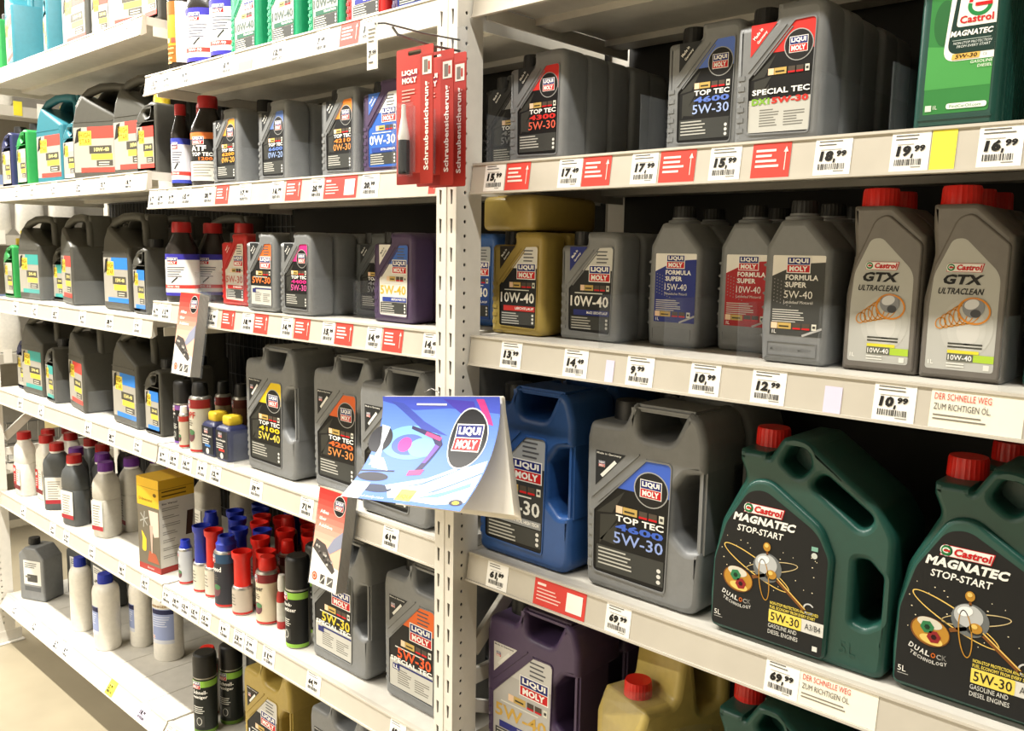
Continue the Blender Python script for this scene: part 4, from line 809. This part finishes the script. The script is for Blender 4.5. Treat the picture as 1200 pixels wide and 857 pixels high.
row(lm5(P_GREY, TT('4200', '5W-30', 'd9632c', 'd98a4a'), 'i'), 'M4', -.682, .098, 1, 'grey five-litre canister with orange 5W-30 label and 4200 print', 'the five-litre canister with orange 5W-30 label', .13, 0, .001)
row(lm5(P_GREY, TT('4200', '5W-30', '8a8c90'), 'j'), 'M4', -.452, .056, 1, 'grey five-litre canister covered by the hanging calendar', 'the five-litre canister covered by the calendar', .15, 0, .001)
# fifth shelf
centre(additive(.020, .128, C_BLUE, 'slant', 'b9bcc0', 'b9bcc0'), 'M5', -1.318, .092, 'smallest grey can with dull blue cap beside the yellow box')
centre(additive(.025, .205, C_BLUE, 'slant', 'cfd0c0', '7c8ab8', 'CX', '4a4a52'), 'M5', -1.285, .155, 'pale can with tall slanted blue cap and dark lettering')
fb, fr = additive(.026, .188, C_BLUE, 'funnel', 'c9c6b4', 'b9332e'), additive(.026, .188, C_RED, 'funnel', 'c9c0b0', 'b9332e')
centre(fb, 'M5', -1.235, .10, 'can with long blue filler funnel at the front left'); centre(fr, 'M5', -1.178, .105, 'can with long red filler funnel left of the dark can')
centre(additive(.0325, .192, C_BLUE, 'slant', '33343a', '2d4a66', 'Speed', WH), 'M5', -1.098, .098, 'dark printed can with bright blue cap at the front')
NUM = ['first', 'second', 'third', 'fourth', 'fifth', 'sixth', 'seventh', 'eighth', 'ninth', 'tenth', 'eleventh', 'twelfth']
seen = lambda q: (q[0]-1.008)/(q[1]+1.059)             # left to right as seen from the aisle
for spec_, cn, pts in ((fb, 'blue', [(-1.30, .24), (-1.225, .205), (-1.31, .33), (-1.14, .16), (-1.085, .20), (-1.258, .30), (-1.18, .36)]), (fr, 'red', [(-1.20, .27), (-1.15, .23), (-1.03, .16), (-.955, .27), (-.885, .25), (-.93, .35), (-1.145, .30), (-1.04, .245), (-1.02, .31), (-1.10, .36), (-.86, .31)])):
    for k, (x, y) in enumerate(sorted(pts, key=seen)): centre(spec_, 'M5', x, y, f'{NUM[k]} from left of the {cn} funnel cans in the back rows')
fr2 = additive(.027, .168, C_RED, 'funnel', 'b9aea0', 'b9332e')
centre(fr2, 'M5', -1.018, .098, 'red funnel can standing right of the dark blue-capped can'); centre(fr2, 'M5', -.978, .145, 'red funnel can half behind the pale printed can')
centre(additive(.030, .174, C_RED, 'cap', 'cdbfa4', '7a2a2c', 'Super', '2b2622'), 'M5', -.922, .115, 'pale printed can with red cap and green patch at the front')
centre(additive(.026, .205, C_RED, 'cap', '2a1c18', '4a1a18', 'MOLY', 'c9b8b0'), 'M5', -1.09, .285, 'dark brown can with red cap in the back row')
centre(additive(.024, .178, C_RED, 'cap', '7a6a5c', '5a2a28'), 'M5', -.985, .215, 'brown can with red cap behind the white nozzle bottle')
noz = dict(name='additive_bottle', cat='bottle', w=.03, d=.03, parts=[('body', lathe([(0, 0), (.013, 0), (.0135, .004), (.0135, .082), (.012, .092), (.008, .10)], C_DRED, 20)), ('label', lathe([(.0138, .02), (.0138, .07)], P_LGREY, 20)), ('cap', lathe([(.009, .098), (.0105, .104), (.0105, .125), (.008, .14), (0, .142)], C_WHITE, 20))])
centre(noz, 'M5', -.862, .118, 'little red bottle with white cap beside the green-banded spray')
centre(spray(.030, .226, P_BLACK, .078, '8fc04a', ('Schock-', 'Rostl\u00f6ser'), '1d1d1c', '8fc04a'), 'M5', -.752, .093, 'black spray can with bright green bands and black cap')
centre(spray(.030, .226, P_BLACK, .078, '8fc04a', ('Schock-', 'Rostl\u00f6ser'), '1d1d1c', '8fc04a'), 'M5', -.79, .175, 'second green-banded spray can behind the front one')
row(lm5(P_GREY, SPT('5W-30', 'd8c03a', False, '3a3b38'), 'k'), 'M5', -.684, .086, 1, 'grey five-litre canister with gold 5W-30 print below the lower leaflet', 'the five-litre canister with gold 5W-30 print', .13)
row(lm5(P_GREY, SPT('5W-30', 'e0582c', True, 'e0682a'), 'l'), 'M5', -.412, .088, 1, 'grey five-litre canister with orange 5W-30 print beside the upright', 'the five-litre canister with orange 5W-30 print', .13)
# bottom shelf
sq = spray(.0325, .235, P_BLACK, .066, '8fc04a', ('Schnell-', 'reiniger'), '20231f', '5a7a2a', 1.02)
centre(sq, 'M6', -1.232, .095, 'black spray can with green stripe, front one on the bottom shelf', 34); centre(sq, 'M6', -1.225, .172, 'black spray can with green stripe, right behind the front one', 34); centre(sq, 'M6', -1.13, .205, 'black spray can with green stripe beside the gold canister')
centre(additive(.032, .205, C_RED, 'cap', 'e4dcd2', 'c43a34', 'LIQUI', 'c43a34'), 'M6', -1.312, .145, 'white and red can with red screw cap on the bottom shelf')
row(lm5(P_GOLD, SQ('10W-40', 'b8312b', 'LEICHTLAUF', 'c2c0ba', ('2c2620', WH)), 'n'), 'M6', -.995, .082, 2, 'gold five-litre canister at the bottom of the middle bay', 'the gold five-litre canister', .13)
row(lm5(P_GREY, TT('4100', '5W-40', '8a8c90'), 'o'), 'M6', -.70, .09, 1, 'grey five-litre canister right of the gold one at the bottom', 'the bottom grey five-litre canister', .13)

# ================================================================== goods: left bay
TEALC, REDC, BLUC = '3f9a94', 'd8463c', '2f78c8'
hT, hR, hB = hs5(P_ANTH, TEALC), hs5(P_ANTH, REDC, '10W-40'), hs5(P_ANTH, BLUC, '15W-40')
hTe = hs5(P_TEAL, REDC); o1R = hs1(P_ANTH, REDC); o1Y = hs1(P_ANTH, REDC, C_YEL); o1B = hs1(P_ANTH, BLUC); o1T = hs1(P_ANTH, TEALC); o1G = hs1(P_BGREEN, 'b5b1a6'); o1GY = hs1(P_BGREEN, 'b5b1a6', C_YEL); o1Te = hs1(P_TEAL, 'b5b1a6'); o1N = hs1(P_NAVY, 'b5b1a6')
# top shelf
stand(o1G, 'L1', -2.66, .07, 'green canister at the far left of the top left shelf'); stand(hTe, 'L1', -2.50, .075, 'large teal canister on the top left shelf', -12); stand(o1Te, 'L1', -2.19, .09, 'small teal canister on the top left shelf', -14)
stand(hR, 'L1', -2.02, .085, 'black canister with red label beside the teal ones on top'); stand(o1R, 'L1', -1.785, .08, 'small black canister with red label between two large ones on top', 8)
stand(hR, 'L1', -1.665, .078, 'black canister with red label, turned outwards on the top left shelf', 10); stand(o1R, 'L1', -1.462, .085, 'small black canister at the right end of the top left shelf')
# second shelf
stand(o1N, 'L2', -2.60, .07, 'dark blue canister at the far left of second left shelf'); stand(o1G, 'L2', -2.46, .075, 'green small canister with black cap on second left shelf'); stand(hTe, 'L2', -2.295, .085, 'teal arched canister on the second left shelf', 4)
stand(o1Te, 'L2', -2.090, .095, 'small teal canister between teal and black arched canisters', 2); stand(hR, 'L2', -1.932, .065, 'black arched canister with red label turned towards the aisle', 20)
stand(hR, 'L2', -1.715, .10, 'black arched canister with red label, right one of second left shelf', 8); stand(o1Y, 'L2', -1.505, .075, 'small black canister with yellow cap', 6)
stand(hR, 'L2', -1.93, .30, 'black arched canister standing deep in the second left shelf')
# third shelf
stand(o1GY, 'L3', -2.66, .075, 'green small canister with yellow cap'); stand(hT, 'L3', -2.53, .085, 'black arched canister with teal label on third left shelf', 2); stand(o1T, 'L3', -2.33, .13, 'small black canister squeezed between teal and red labels on third shelf')
stand(hR, 'L3', -2.205, .115, 'black arched canister with red label turned away on third left shelf', -11); stand(hB, 'L3', -1.838, .105, 'black arched canister with blue label on third left shelf'); stand(o1B, 'L3', -1.612, .098, 'small black canister with blue label on third left shelf', -3)
stand(hT, 'L3', -2.33, .26, 'second black arched canister behind the teal label one'); stand(hB, 'L3', -1.86, .262, 'black arched canister behind the blue label one on third shelf'); stand(o1B, 'L3', -1.59, .21, 'small black canister behind the blue label one on third shelf')
# fourth shelf
stand(o1N, 'L4', -2.655, .10, 'dark blue small canister at the left end of fourth left shelf'); stand(hT, 'L4', -2.54, .08, 'black arched canister with teal label on fourth left shelf', 2); stand(o1T, 'L4', -2.30, .078, 'small black canister with teal label on fourth left shelf', -4)
stand(hR, 'L4', -2.13, .095, 'black arched canister with red label turned away on fourth left shelf', -8); stand(hB, 'L4', -1.757, .085, 'black arched canister with blue label on fourth left shelf', -2); stand(o1B, 'L4', -1.530, .083, 'small black canister with blue label on fourth left shelf')
stand(hR, 'L4', -2.10, .255, 'black arched canister behind the red label one on fourth shelf', -8); stand(hB, 'L4', -1.757, .245, 'black arched canister behind the blue label one on fourth shelf'); stand(o1B, 'L4', -1.53, .18, 'small black canister behind the blue label one on fourth shelf')
# fifth shelf
fW, fD, fP, fDP = flat_bottle(P_WHITE, C_DRED, 'b02226'), flat_bottle(P_DGREY, C_DRED, 'b02226', style=1), flat_bottle(P_LGREY, C_PUR, 'b02226', .076, .076, .25, 1), flat_bottle(P_DGREY, C_PUR, 'b02226', style=1)
centre(fW, 'L5', -2.612, .098, 'white bottle with red cap nearest the left upright'); centre(fW, 'L5', -2.60, .18, 'white bottle behind the leftmost red-capped one'); centre(fW, 'L5', -2.49, .135, 'white bottle with red label next to the dark bottles')
centre(fW, 'L5', -2.61, .26, 'third white bottle deep at the left end'); centre(fW, 'L5', -2.48, .22, 'white bottle behind the one next to the dark bottles'); centre(fW, 'L5', -2.46, .31, 'deepest white bottle of the second file')
centre(fD, 'L5', -2.33, .115, 'narrow visible dark bottle with red cap left of the purple cap', 50); centre(fDP, 'L5', -2.205, .135, 'dark bottle with purple cap behind the front dark one'); centre(fD, 'L5', -2.098, .088, 'dark grey bottle with red cap at the shelf front', 12)
centre(fD, 'L5', -2.20, .225, 'dark bottle with red cap in the second row'); centre(fD, 'L5', -2.33, .235, 'dark bottle with red cap in the back at left'); centre(fDP, 'L5', -2.055, .165, 'dark bottle with purple cap beside the front dark one'); centre(fD, 'L5', -2.18, .31, 'dark bottle with red cap deepest in the shelf')
centre(fP, 'L5', -1.900, .112, 'light grey bottle with purple cap at the shelf front', 15); centre(fP, 'L5', -1.905, .20, 'light grey bottle with purple cap, second in its file'); centre(fP, 'L5', -1.895, .285, 'light grey bottle with purple cap, third in its file'); centre(fP, 'L5', -1.74, .27, 'light grey bottle with purple cap behind the yellow box')
for k, (x, y) in enumerate(((-1.46, .36), (-1.58, .30))): centre(fP, 'L5', x, y, f'light grey bottle in shadow behind the yellow box, {["right", "left"][k]} one')
# yellow box
def carton():
    W, D, H = .112, .118, .283
    b = boxes([(-W/2, W/2, -D/2, D/2, 0, H)], CARD, .0012)
    def face(wd, front):
        p = Print(); p.rect(-wd/2, 0, wd, H, '6b6456' if front else 'd9d5ca', 0); p.rect(-wd/2, 0, wd, H*.065, 'a03a34', 1); p.rect(-wd/2, H*.79 if not front else H*.70, wd, H*(.21 if not front else .30), 'd9ae2c', 1)
        p.line(-wd/2, H*.9, wd/2, H*.9, .0012, '8a6a14', 2)
        if front:
            p.text('\u00d6l-Bindemittel', -wd*.42, H*.755, wd*.62, H*.035, '5a4410', 3, .0); p.ell(wd*.32, H*.835, wd*.08, H*.02, '6a520e', 2, 16)
            p.poly([(wd*.02, H*.66), (wd*.46, H*.66), (wd*.46, H*.40), (wd*.25, H*.38), (wd*.10, H*.50)], 'd9c2b4', 2); p.poly([(wd*.05, H*.5), (wd*.2, H*.5), (wd*.14, H*.2), (wd*.1, H*.2)], 'c2a89a', 3)
            p.poly(rpoly([(-wd*.34, H*.20, .01), (-wd*.14, H*.20, .01), (-wd*.12, H*.34, .01), (-wd*.36, H*.44, .01), (-wd*.30, H*.34, .01)], 4), 'e0c23a', 2)
            for k in range(6): p.line(-wd*.2, H*.55, -wd*.2+wd*.2*math.cos(R(60*k+20)), H*.55+H*.09*math.sin(R(60*k+20)), .004, 'a9a9a2', 3)
            p.poly([(-wd*.1, H*.1), (wd*.45, H*.1), (wd*.3, H*.2), (wd*.0, H*.22)], 'a8583e', 2); p.text('Binder', -wd*.1, H*.022, wd*.3, H*.022, 'e8d8d0', 3, .0)
        else:
            p.lines(-wd*.42, H*.88, wd*.7, 2, H*.045, H*.014, '6a520e', 2, 2); p.text('Bio Versal', -wd*.42, H*.735, wd*.42, H*.02, '3a3a36', 3, .01)
            for k in range(7): p.lines(-wd*.42, H*(.70-.085*k), wd*.5, 2, H*.022, H*.007, '8a877c', 2, k)
            p.poly([(wd*.22, H*.36), (wd*.40, H*.36), (wd*.46, H*.62), (wd*.28, H*.62)], '4a3226', 2)
        return p
    tp = Print(); tp.rect(-W/2, -D/2, W, D, 'd2a62a', 0)
    side = face(D, False).build(0); side.transform(Matrix.Translation((W/2, 0, 0)) @ Matrix.Rotation(PI/2, 4, 'Z'))
    top = tp.build(0); top.transform(Matrix.Translation((0, 0, H)) @ Matrix.Rotation(-PI/2, 4, 'X'))
    return dict(name='absorbent_box', cat='box', w=W, d=D, parts=[('carton', b), ('front_print', face(W, True).build(-D/2)), ('side_print', side), ('top_print', top)])
stand(carton(), 'L5', -1.536, .054, 'tall yellow and white cardboard box at the shelf front', 7)
# bottom shelf
w1, w2, w4 = white_bottle(.041, .268, False), white_bottle(.050, .262), white_bottle(.050, .262, True, True, True)
centre(w1, 'L6', -2.175, .118, 'plain white bottle with blue cap, leftmost of the white ones', 20); centre(w2, 'L6', -1.968, .122, 'white bottle with blue cap and narrow blue label at the front')
centre(white_bottle(.042, .258), 'L6', -1.905, .212, 'white bottle with narrow blue label, second row'); centre(w4, 'L6', -1.742, .232, 'white bottle with wide blue warning label, rightmost', 34)
def jerry(m, W=.13, D=.085, H=.225):
    o = rpoly([(-W/2, 0, .008), (W/2, 0, .008), (W/2, H*.74, .012), (W*.18, H*.92, .01), (-W*.25, H*.92, .01), (-W/2, H*.80, .012)], 4)
    b = slab([o], D, .008, m, 3); neck = lathe([(.017, H*.85), (.017, H*.95)], m, 20, c=(-W*.22, 0, 0))
    p = Print(); p.rect(-W*.3, H*.28, W*.68, H*.42, 'd6d5cf', 0); p.lines(-W*.24, H*.66, W*.5, 3, H*.035, H*.013, '5a5a56', 2); p.rect(-W*.16, H*.33, W*.4, H*.13, '4a4946', 1); p.rect(-W*.24, H*.40, W*.2, H*.03, '77746c', 2); p.rect(-W*.28, H*.17, W*.64, H*.08, '5a5c5e', 0)
    return dict(name='fluid_canister', cat='canister', w=W, d=D, parts=[('body', join(b, neck), [('label', p.build(-D/2))]), ('cap', ribbed_cap(.0215, .024, P_BLACK, (-W*.22, 0, H*.93), 20, .001))])
jg, jd = jerry(P_GREY, .125, .095, .23), jerry(P_DGREY)
centre(jg, 'L6', -2.585, .125, 'grey canister with battery picture at the left end of bottom shelf', 24); centre(jd, 'L6', -2.50, .262, 'dark grey canister behind the grey battery one', 12); centre(jd, 'L6', -2.33, .28, 'dark grey canister deep on the bottom shelf')
centre(jerry(P_NAVY, .12, .1, .27), 'L6', -2.64, .37, 'dark blue canister deep at the left end of the bottom shelf')

# ================================================================== things hanging in front of the rack
def grid_sheet(fn, nu, nv, m):
    bm = bmesh.new(); V = [[bm.verts.new(fn(i/nu, j/nv)) for i in range(nu+1)] for j in range(nv+1)]
    for j in range(nv):
        for i in range(nu): bm.faces.new((V[j][i], V[j][i+1], V[j+1][i+1], V[j+1][i]))
    return from_bm(bm, m, 60)
CW, CH = .3035, .206
cTL, eU, eV = Vector((-.2644, -.024, 1.3108)), Vector((.9924, 0, .1232)), Vector((.235, 0, -.972))
def page_map(lift):
    def f(u, v, d=0):
        t = v/CH; o = lift*t**1.6
        return eU*u + eV*(v*(1-.2*t*lift/.12)) + Vector((0, -o-d, 0))
    return f
cal = thing('wall_calendar', 'blue calendar pad with curling cover hanging on the upright', 'calendar', cTL)
link('backing', boxes([(0, CW, -.0012, .0012, -CH, -.002)], CARD), cal).rotation_euler = (0, -math.atan2(.1232, .9924), 0)
for k, lf in enumerate((.004, .008, .013, .018, .024, .031, .040)):
    g = page_map(lf); kx = .0025*k
    link('page', grid_sheet(lambda a, b: g(a*CW + kx*b*b*1.6, b*CH*(1-.006*k), .0016+.0009*k), 8, 8, PAPER), cal)
p = Print(); U = CW/100; V_ = CH/100
def q(*pts): return [(x*U, -y*V_) for x, y in pts]
p.poly(q((0, 0), (100, 0), (100, 100), (0, 100)), '5478d2', 0)
p.poly(q((0, 0), (100, 0), (100, 14), (60, 10), (30, 12), (0, 4)), '3f4fb4', 1); p.poly(q((8, 4), (40, 30), (62, 34), (40, 22), (20, 6)), '3a49a0', 2); p.poly(q((55, 2), (80, 4), (84, 22), (72, 16)), '4238a0', 2)
p.poly(q((82, 2), (88, 2), (96, 24), (90, 22)), 'b8357c', 3)
p.ell(32*U, -42*V_, 26*U, 16*V_, '6fa4ea', 1.5); p.ell(31*U, -44*V_, 15*U, 10*V_, '4d62c8', 2); p.ell(28*U, -44*V_, 6*U, 7*V_, 'b23a8e', 3); p.ell(44*U, -46*V_, 12*U, 9*V_, '78c2ee', 2.5)
p.poly(q((30, 26), (56, 34), (60, 42), (52, 66), (46, 68), (55, 44), (50, 37), (30, 29)), '2a2350', 4); p.poly(q((44, 31), (58, 36), (57, 39), (43, 34)), 'd2407a', 5); p.poly(q((42, 68), (54, 66), (53, 71), (42, 73)), 'd2407a', 5); p.poly(q((54, 42), (58, 44), (52, 60), (49, 60)), '6a4ab0', 5)
p.ell(4*U, -40*V_, 11*U, 13*V_, '1c1c24', 3); p.poly(q((2, 26), (10, 28), (8, 44), (12, 62), (4, 66), (6, 46)), 'dfe6ee', 4); p.ell(14*U, -77*V_, 14*U, 4.5*V_, '1e2030', 3); p.ell(24*U, -88*V_, 14*U, 4*V_, '26304a', 3); p.line(0, -72*V_, 30*U, -70*V_, .003, '1e2030', 3)
p.poly(q((0, 56), (14, 58), (24, 70), (8, 68)), 'e8eef6', 2)
p.poly(q((34, 88), (60, 80), (84, 62), (99, 54), (99, 64), (80, 78), (60, 92), (40, 96)), 'e6eefa', 2); p.poly(q((48, 96), (72, 86), (99, 66), (99, 92), (80, 97)), 'f0f4fa', 2.5); p.poly(q((60, 94), (80, 84), (95, 74), (96, 78), (78, 90)), '6aa2ea', 3); p.poly(q((30, 84), (60, 74), (78, 62), (80, 64), (58, 79), (34, 88)), 'c4d6f4', 3)
p.rect(0, -100*V_, 16*U, 17*V_, 'dfe4f2', 3); p.text('www.liqui-moly.com', 3*U, -98.5*V_, 34*U, 3.2*V_, 'dce6fa', 4, 0); p.rect(46*U, -97*V_, 13*U, 11*V_, 'd8cf5a', 4); p.text('LIQUI', 47*U, -95*V_, 11*U, 4*V_, '8a7a20', 5, .02); p.ell(93*U, -93*V_, 5*U, 3*V_, '3a3a4a', 4); p.ell(93*U, -93*V_, 2.6*U, 1.6*V_, 'd8c23a', 5)
p.ell(79*U, -36*V_, 15*U, 27*V_, 'cdd2da', 4); p.ell(79*U, -36*V_, 14.2*U, 25.8*V_, '19191c', 5); lm_logo(p, 69*U, -46*V_, 20*U, 22*V_, 6)
p.rect(32*U, -7.5*V_, 26*U, 1.6*V_, 'dcd9e6', 6)
gm = page_map(.125)
cov = p.build(0, lambda x, z, d: gm(x, -z, .011+d*.6), .012)
c_ = link('cover', cov, cal); c_['label'] = 'glossy blue cover with goggles and snow'
link('hanger', tube([(.11, -.004, .02), (.13, -.006, .03), (.15, -.004, .0245)], .0012, WIRE), cal)

def leaflet_holder(x, y, z, label, tilt=9):
    t = thing('leaflet_holder', label, 'leaflet holder', (x, y, z), 0, 'leaflets hanging from the price rails', -R(tilt))
    W, H, D = .101, .212, .03
    link('leaflet_stack', boxes([(-W/2+.002, W/2-.002, .001 + .0029*k, .003 + .0029*k, .002, H-.002-.0006*k) for k in range(9)], mat('leaflet_edges', 'a9a49a', .7)), t)
    link('holder', boxes([(-W/2, W/2, D-.001, D, 0, H), (-W/2, W/2, -.0015, D, 0, .0015), (-W/2, -W/2+.0012, -.0015, D, 0, H*.96), (W/2-.0012, W/2, -.0015, D, 0, H*.96)], CLEAR), t)
    link('hook', boxes([(-.03, .03, D-.001, D+.001, H*.9, H+.006)], CLEAR), t)
    p = Print(); p.rect(-W/2+.002, .002, W-.004, H-.004, 'eab49c', 0); n = 10
    cols = ['c8322c', 'cb3a33', 'cf4a40', 'd4594d', 'd96a5c', 'dd7c6c', 'e28e7c', 'e59d8b', 'e8aa96', 'eab49c']
    for k in range(n): p.rect(-W/2+.002, H-.004-(k+1)*H*.055, W-.004, H*.055+.0001, cols[k], .5)
    p.poly([(-W/2+.002, .002), (W/2-.002, .002), (W/2-.002, H*.24), (W*.1, H*.26), (-W/2+.002, H*.37)], 'ebe6dc', 1)
    p.poly([(W/2-.002, H*.62), (W/2-.002, H*.46), (W*.12, H*.36), (W*.02, H*.40), (W*.2, H*.52)], '8b90a4', 1.5)
    p.poly([(-W*.47, H*.37), (-W*.38, H*.47), (-W*.05, H*.44), (W*.15, H*.33), (W*.36, H*.22), (W*.28, H*.18), (-W*.1, H*.27)], '4a4644', 2)
    rr = random.Random(3)
    for k in range(16): p.ell(-W*.3+W*.5*k/15+rr.uniform(-.006, .006), H*.40-H*.14*k/15+rr.uniform(-.008, .008), .004, .003, ('b9b6b0', '2a2826', '77716c')[k % 3], 3, 8)
    p.ell(W*.27, H*.85, W*.2, W*.22, 'd8d4cc', 2); p.ell(W*.27, H*.85, W*.185, W*.205, '1a1a1a', 3); lm_logo(p, W*.14, H*.81, W*.26, H*.085, 4)
    for k, s_ in enumerate(('Alles', '\u00fcber', 'Additive')): p.text(s_, -W*.36, H*(.735-.068*k), W*.06*len(s_), H*.036, 'f4ece4', 3, .03)
    p.ell(-W*.3, H*.1, W*.09, W*.09, 'b4552f', 3, 18); p.ring(-W*.3, H*.1, W*.055, W*.055, .0015, 'ead0c0', 4, 16); p.rect(-W*.1, H*.05, W*.16, H*.09, '4b4846', 2); p.rect(W*.14, H*.05, W*.2, H*.09, '5a5754', 2); p.line(-W*.08, H*.06, W*.05, H*.13, .003, 'c9c6c0', 3); p.line(W*.16, H*.06, W*.31, H*.12, .003, 'c9c6c0', 3)
    link('leaflet_front', p.build(0), t)
    return t
leaflet_holder(-1.076, -.026, 1.262, 'red leaflet holder on the third shelf rail above the additive cans')
leaflet_holder(-.480, -.026, .872, 'red leaflet holder with readable title left of the calendar')

# blister packs on a hook at the upright
hk = thing('display_hook', 'wire display hook with small price tag on the upright', 'hook', (-.101, 0, 1.905))
link('prong', tube([(0, .0, .012), (0, -.06, .010), (0, -.135, .014), (0, -.146, .024)], .0022, WIRE), hk); link('top_wire', tube([(0, 0, .03), (0, -.08, .026), (-.012, -.15, .030), (-.02, -.165, .028)], .0016, WIRE), hk)
link('base_plate', boxes([(-.02, .02, -.004, -.0014, -.02, .05)], CLEAR), hk)
p = Print(); p.rect(-.0135, -.062, .027, .072, 'ece8de', 0); p.text('7', -.009, -.044, .006, .011, '1c1b1a', 2, .045, .1); p.text(',99', -.002, -.041, .011, .008, '1c1b1a', 2, .03, .1); p.lines(-.010, .0, .02, 4, .006, .0018, '77756f', 2); p.lines(-.009, -.05, .012, 1, .003, .002, '55534f', 2)
o = link('price_tag', p.build(0), hk); o.location = (-.028, -.163, .022); o['label'] = 'small white price tag reading 7,99'
link('tag_holder', boxes([(-.0420, -.0135, -.1625, -.1605, -.042, .034)], CLEAR), hk)
def blister(y, k):
    t = thing('blister_pack', 'red threadlock blister pack, ' + ('nearest the camera with white nozzle in view', 'middle one of the three on the hook', 'rearmost of the three on the hook')[k], 'blister pack', (-.1005, y, 1.690), 0, 'red blister packs on the hook')
    W, H = .090, .216
    link('card', slab([rpoly([(-W/2, 0, .004), (W/2, 0, .004), (W/2, H, .004), (-W/2, H, .004)], 3), rpoly([(-.016, H-.012, .003), (.016, H-.012, .003), (.016, H-.005, .003), (-.016, H-.005, .003)], 3)], .0008, 0, mat('card_red', 'b83a30', .45, vary=.05)), t)
    p = Print(); p.rect(-W/2+.0005, .0005, W-.001, H*.08, '8e2520', .2); p.rect(W*.16, .0005, W*.335, H*.93, 'a83229', .3)
    p.text('LIQUI', -W*.34, H*.80, W*.42, H*.042, 'f4f1ea', 3, .05); p.text('MOLY', -W*.33, H*.745, W*.40, H*.042, 'f4f1ea', 3, .05); p.rect(-W*.36, H*.793, W*.46, H*.003, NAVY, 2)
    p.lines(-W*.34, H*.70, W*.36, 4, H*.025, H*.009, 'e6a89c', 2, 2); p.rect(W*.22, H*.79, W*.24, H*.125, 'e3ded2', 2); p.rect(W*.26, H*.805, W*.1, H*.09, '77736a', 3); p.rect(W*.37, H*.82, W*.05, H*.06, 'b0463c', 3)
    p.text('Schraubensicherung', W*.42, H*.10, H*.64, W*.16, 'f6efe8', 3, .03, 0, PI/2)
    link('print', p.build(-.0004), t)
    link('blister_shell', boxes([(-W*.44, W*.10, -.020, -.0006, H*.06, H*.60)], CLEAR, .006), t)
    b = link('bottle', lathe([(0, 0), (.0095, 0), (.010, .003), (.010, .052), (.009, .056)], P_BLACK, 20), t); b.location = (-W*.16, -.0105, H*.075); b.scale = (1, .9, 1)
    n = link('nozzle', lathe([(.0098, .054), (.010, .060), (.0075, .074), (.0042, .092), (.0036, .110), (0, .111)], C_WHITE, 20), t); n.location = (-W*.16, -.0105, H*.075); n.scale = (1, .9, 1)
for k, y in enumerate((-.100, -.056, -.028)): blister(y, k)

# ================================================================== what shows through the open left end
dr = thing('display_rack', 'white display rack seen through the open left end of the shelves', 'rack', (-4.25, .2, 0))
link('back_board', boxes([(-.03, 0, 0, 2.0, .05, 2.6)], mat('board_grey', '8f8a80', .6)), dr)
for z in (.45, 1.02, 1.62, 2.26):
    b = link('board', boxes([(0, .36, 0, 2.0, z-.02, z)], BOARD), dr); link('price_rail', boxes([(.36, .368, 0, 2.0, z-.045, z+.006)], RAIL), b)
    tgm = boxes([(.3685, .3695, 0, .04, z-.04, z+.03)], mat('tag_yellow', 'e6d53a', .5)); tw = boxes([(.3685, .3695, 0, .04, z-.04, z+.03)], PAPER)
    for k in range(8): link('price_tag', tgm if k % 2 == 0 else tw, b).location = (0, .12+k*.11, 0)
for y in (0, 1.0, 2.0): link('post', boxes([(-.02, .02, y-.02, y+.02, 0, 2.6)], STEEL), dr)
def bag(y, z, k):
    t = thing('hanging_bag', f'white plastic bag hanging in the far rack, {["first", "second", "third", "fourth", "fifth", "sixth"][k]} from the left gap', 'bag', (-3.98, .2+y, z), 0, 'bags in the far rack')
    link('pouch', loft([(0, .012, .05, 0, 0), (.03, .03, .07, 0, 0), (.15, .03, .065, .004, 0), (.20, .012, .06, 0, 0), (.25, .004, .055, 0, 0)], P_WHITE, 20, 3), t); link('header_card', boxes([(-.002, .002, -.05, .05, .245, .30)], ink('8fa0c8')), t)
for k, (y, z) in enumerate(((.26, 1.63), (.42, 1.63), (.58, 1.63), (.30, 2.265), (.28, 1.025), (.55, 1.025))): bag(y, z, k)
bk_ = thing('wire_basket', 'grey wire basket standing low in the far rack', 'basket', (-4.05, .62, .452))
for k in range(9): link('upright_wire', tube([(.17, -.2+.05*k, 0), (.19, -.2+.05*k, .22)], .003, WIRE, 6), bk_)
for z in (.01, .11, .22): link('rim_wire', tube([(-.17, -.2, z), (.17+z*.09, -.2, z), (.17+z*.09, .2, z), (-.17, .2, z)], .004, WIRE, 6), bk_)
sg = thing('paper_sign', 'cream paper sign hanging below the far wire rack shelf', 'sign', (-3.86, .70, .62))
link('sheet', boxes([(-.001, .001, -.1, .1, 0, .2)], ink('ead9a0')), sg); link('clip', boxes([(-.003, .003, -.015, .015, .195, .22)], P_DGREY), sg)
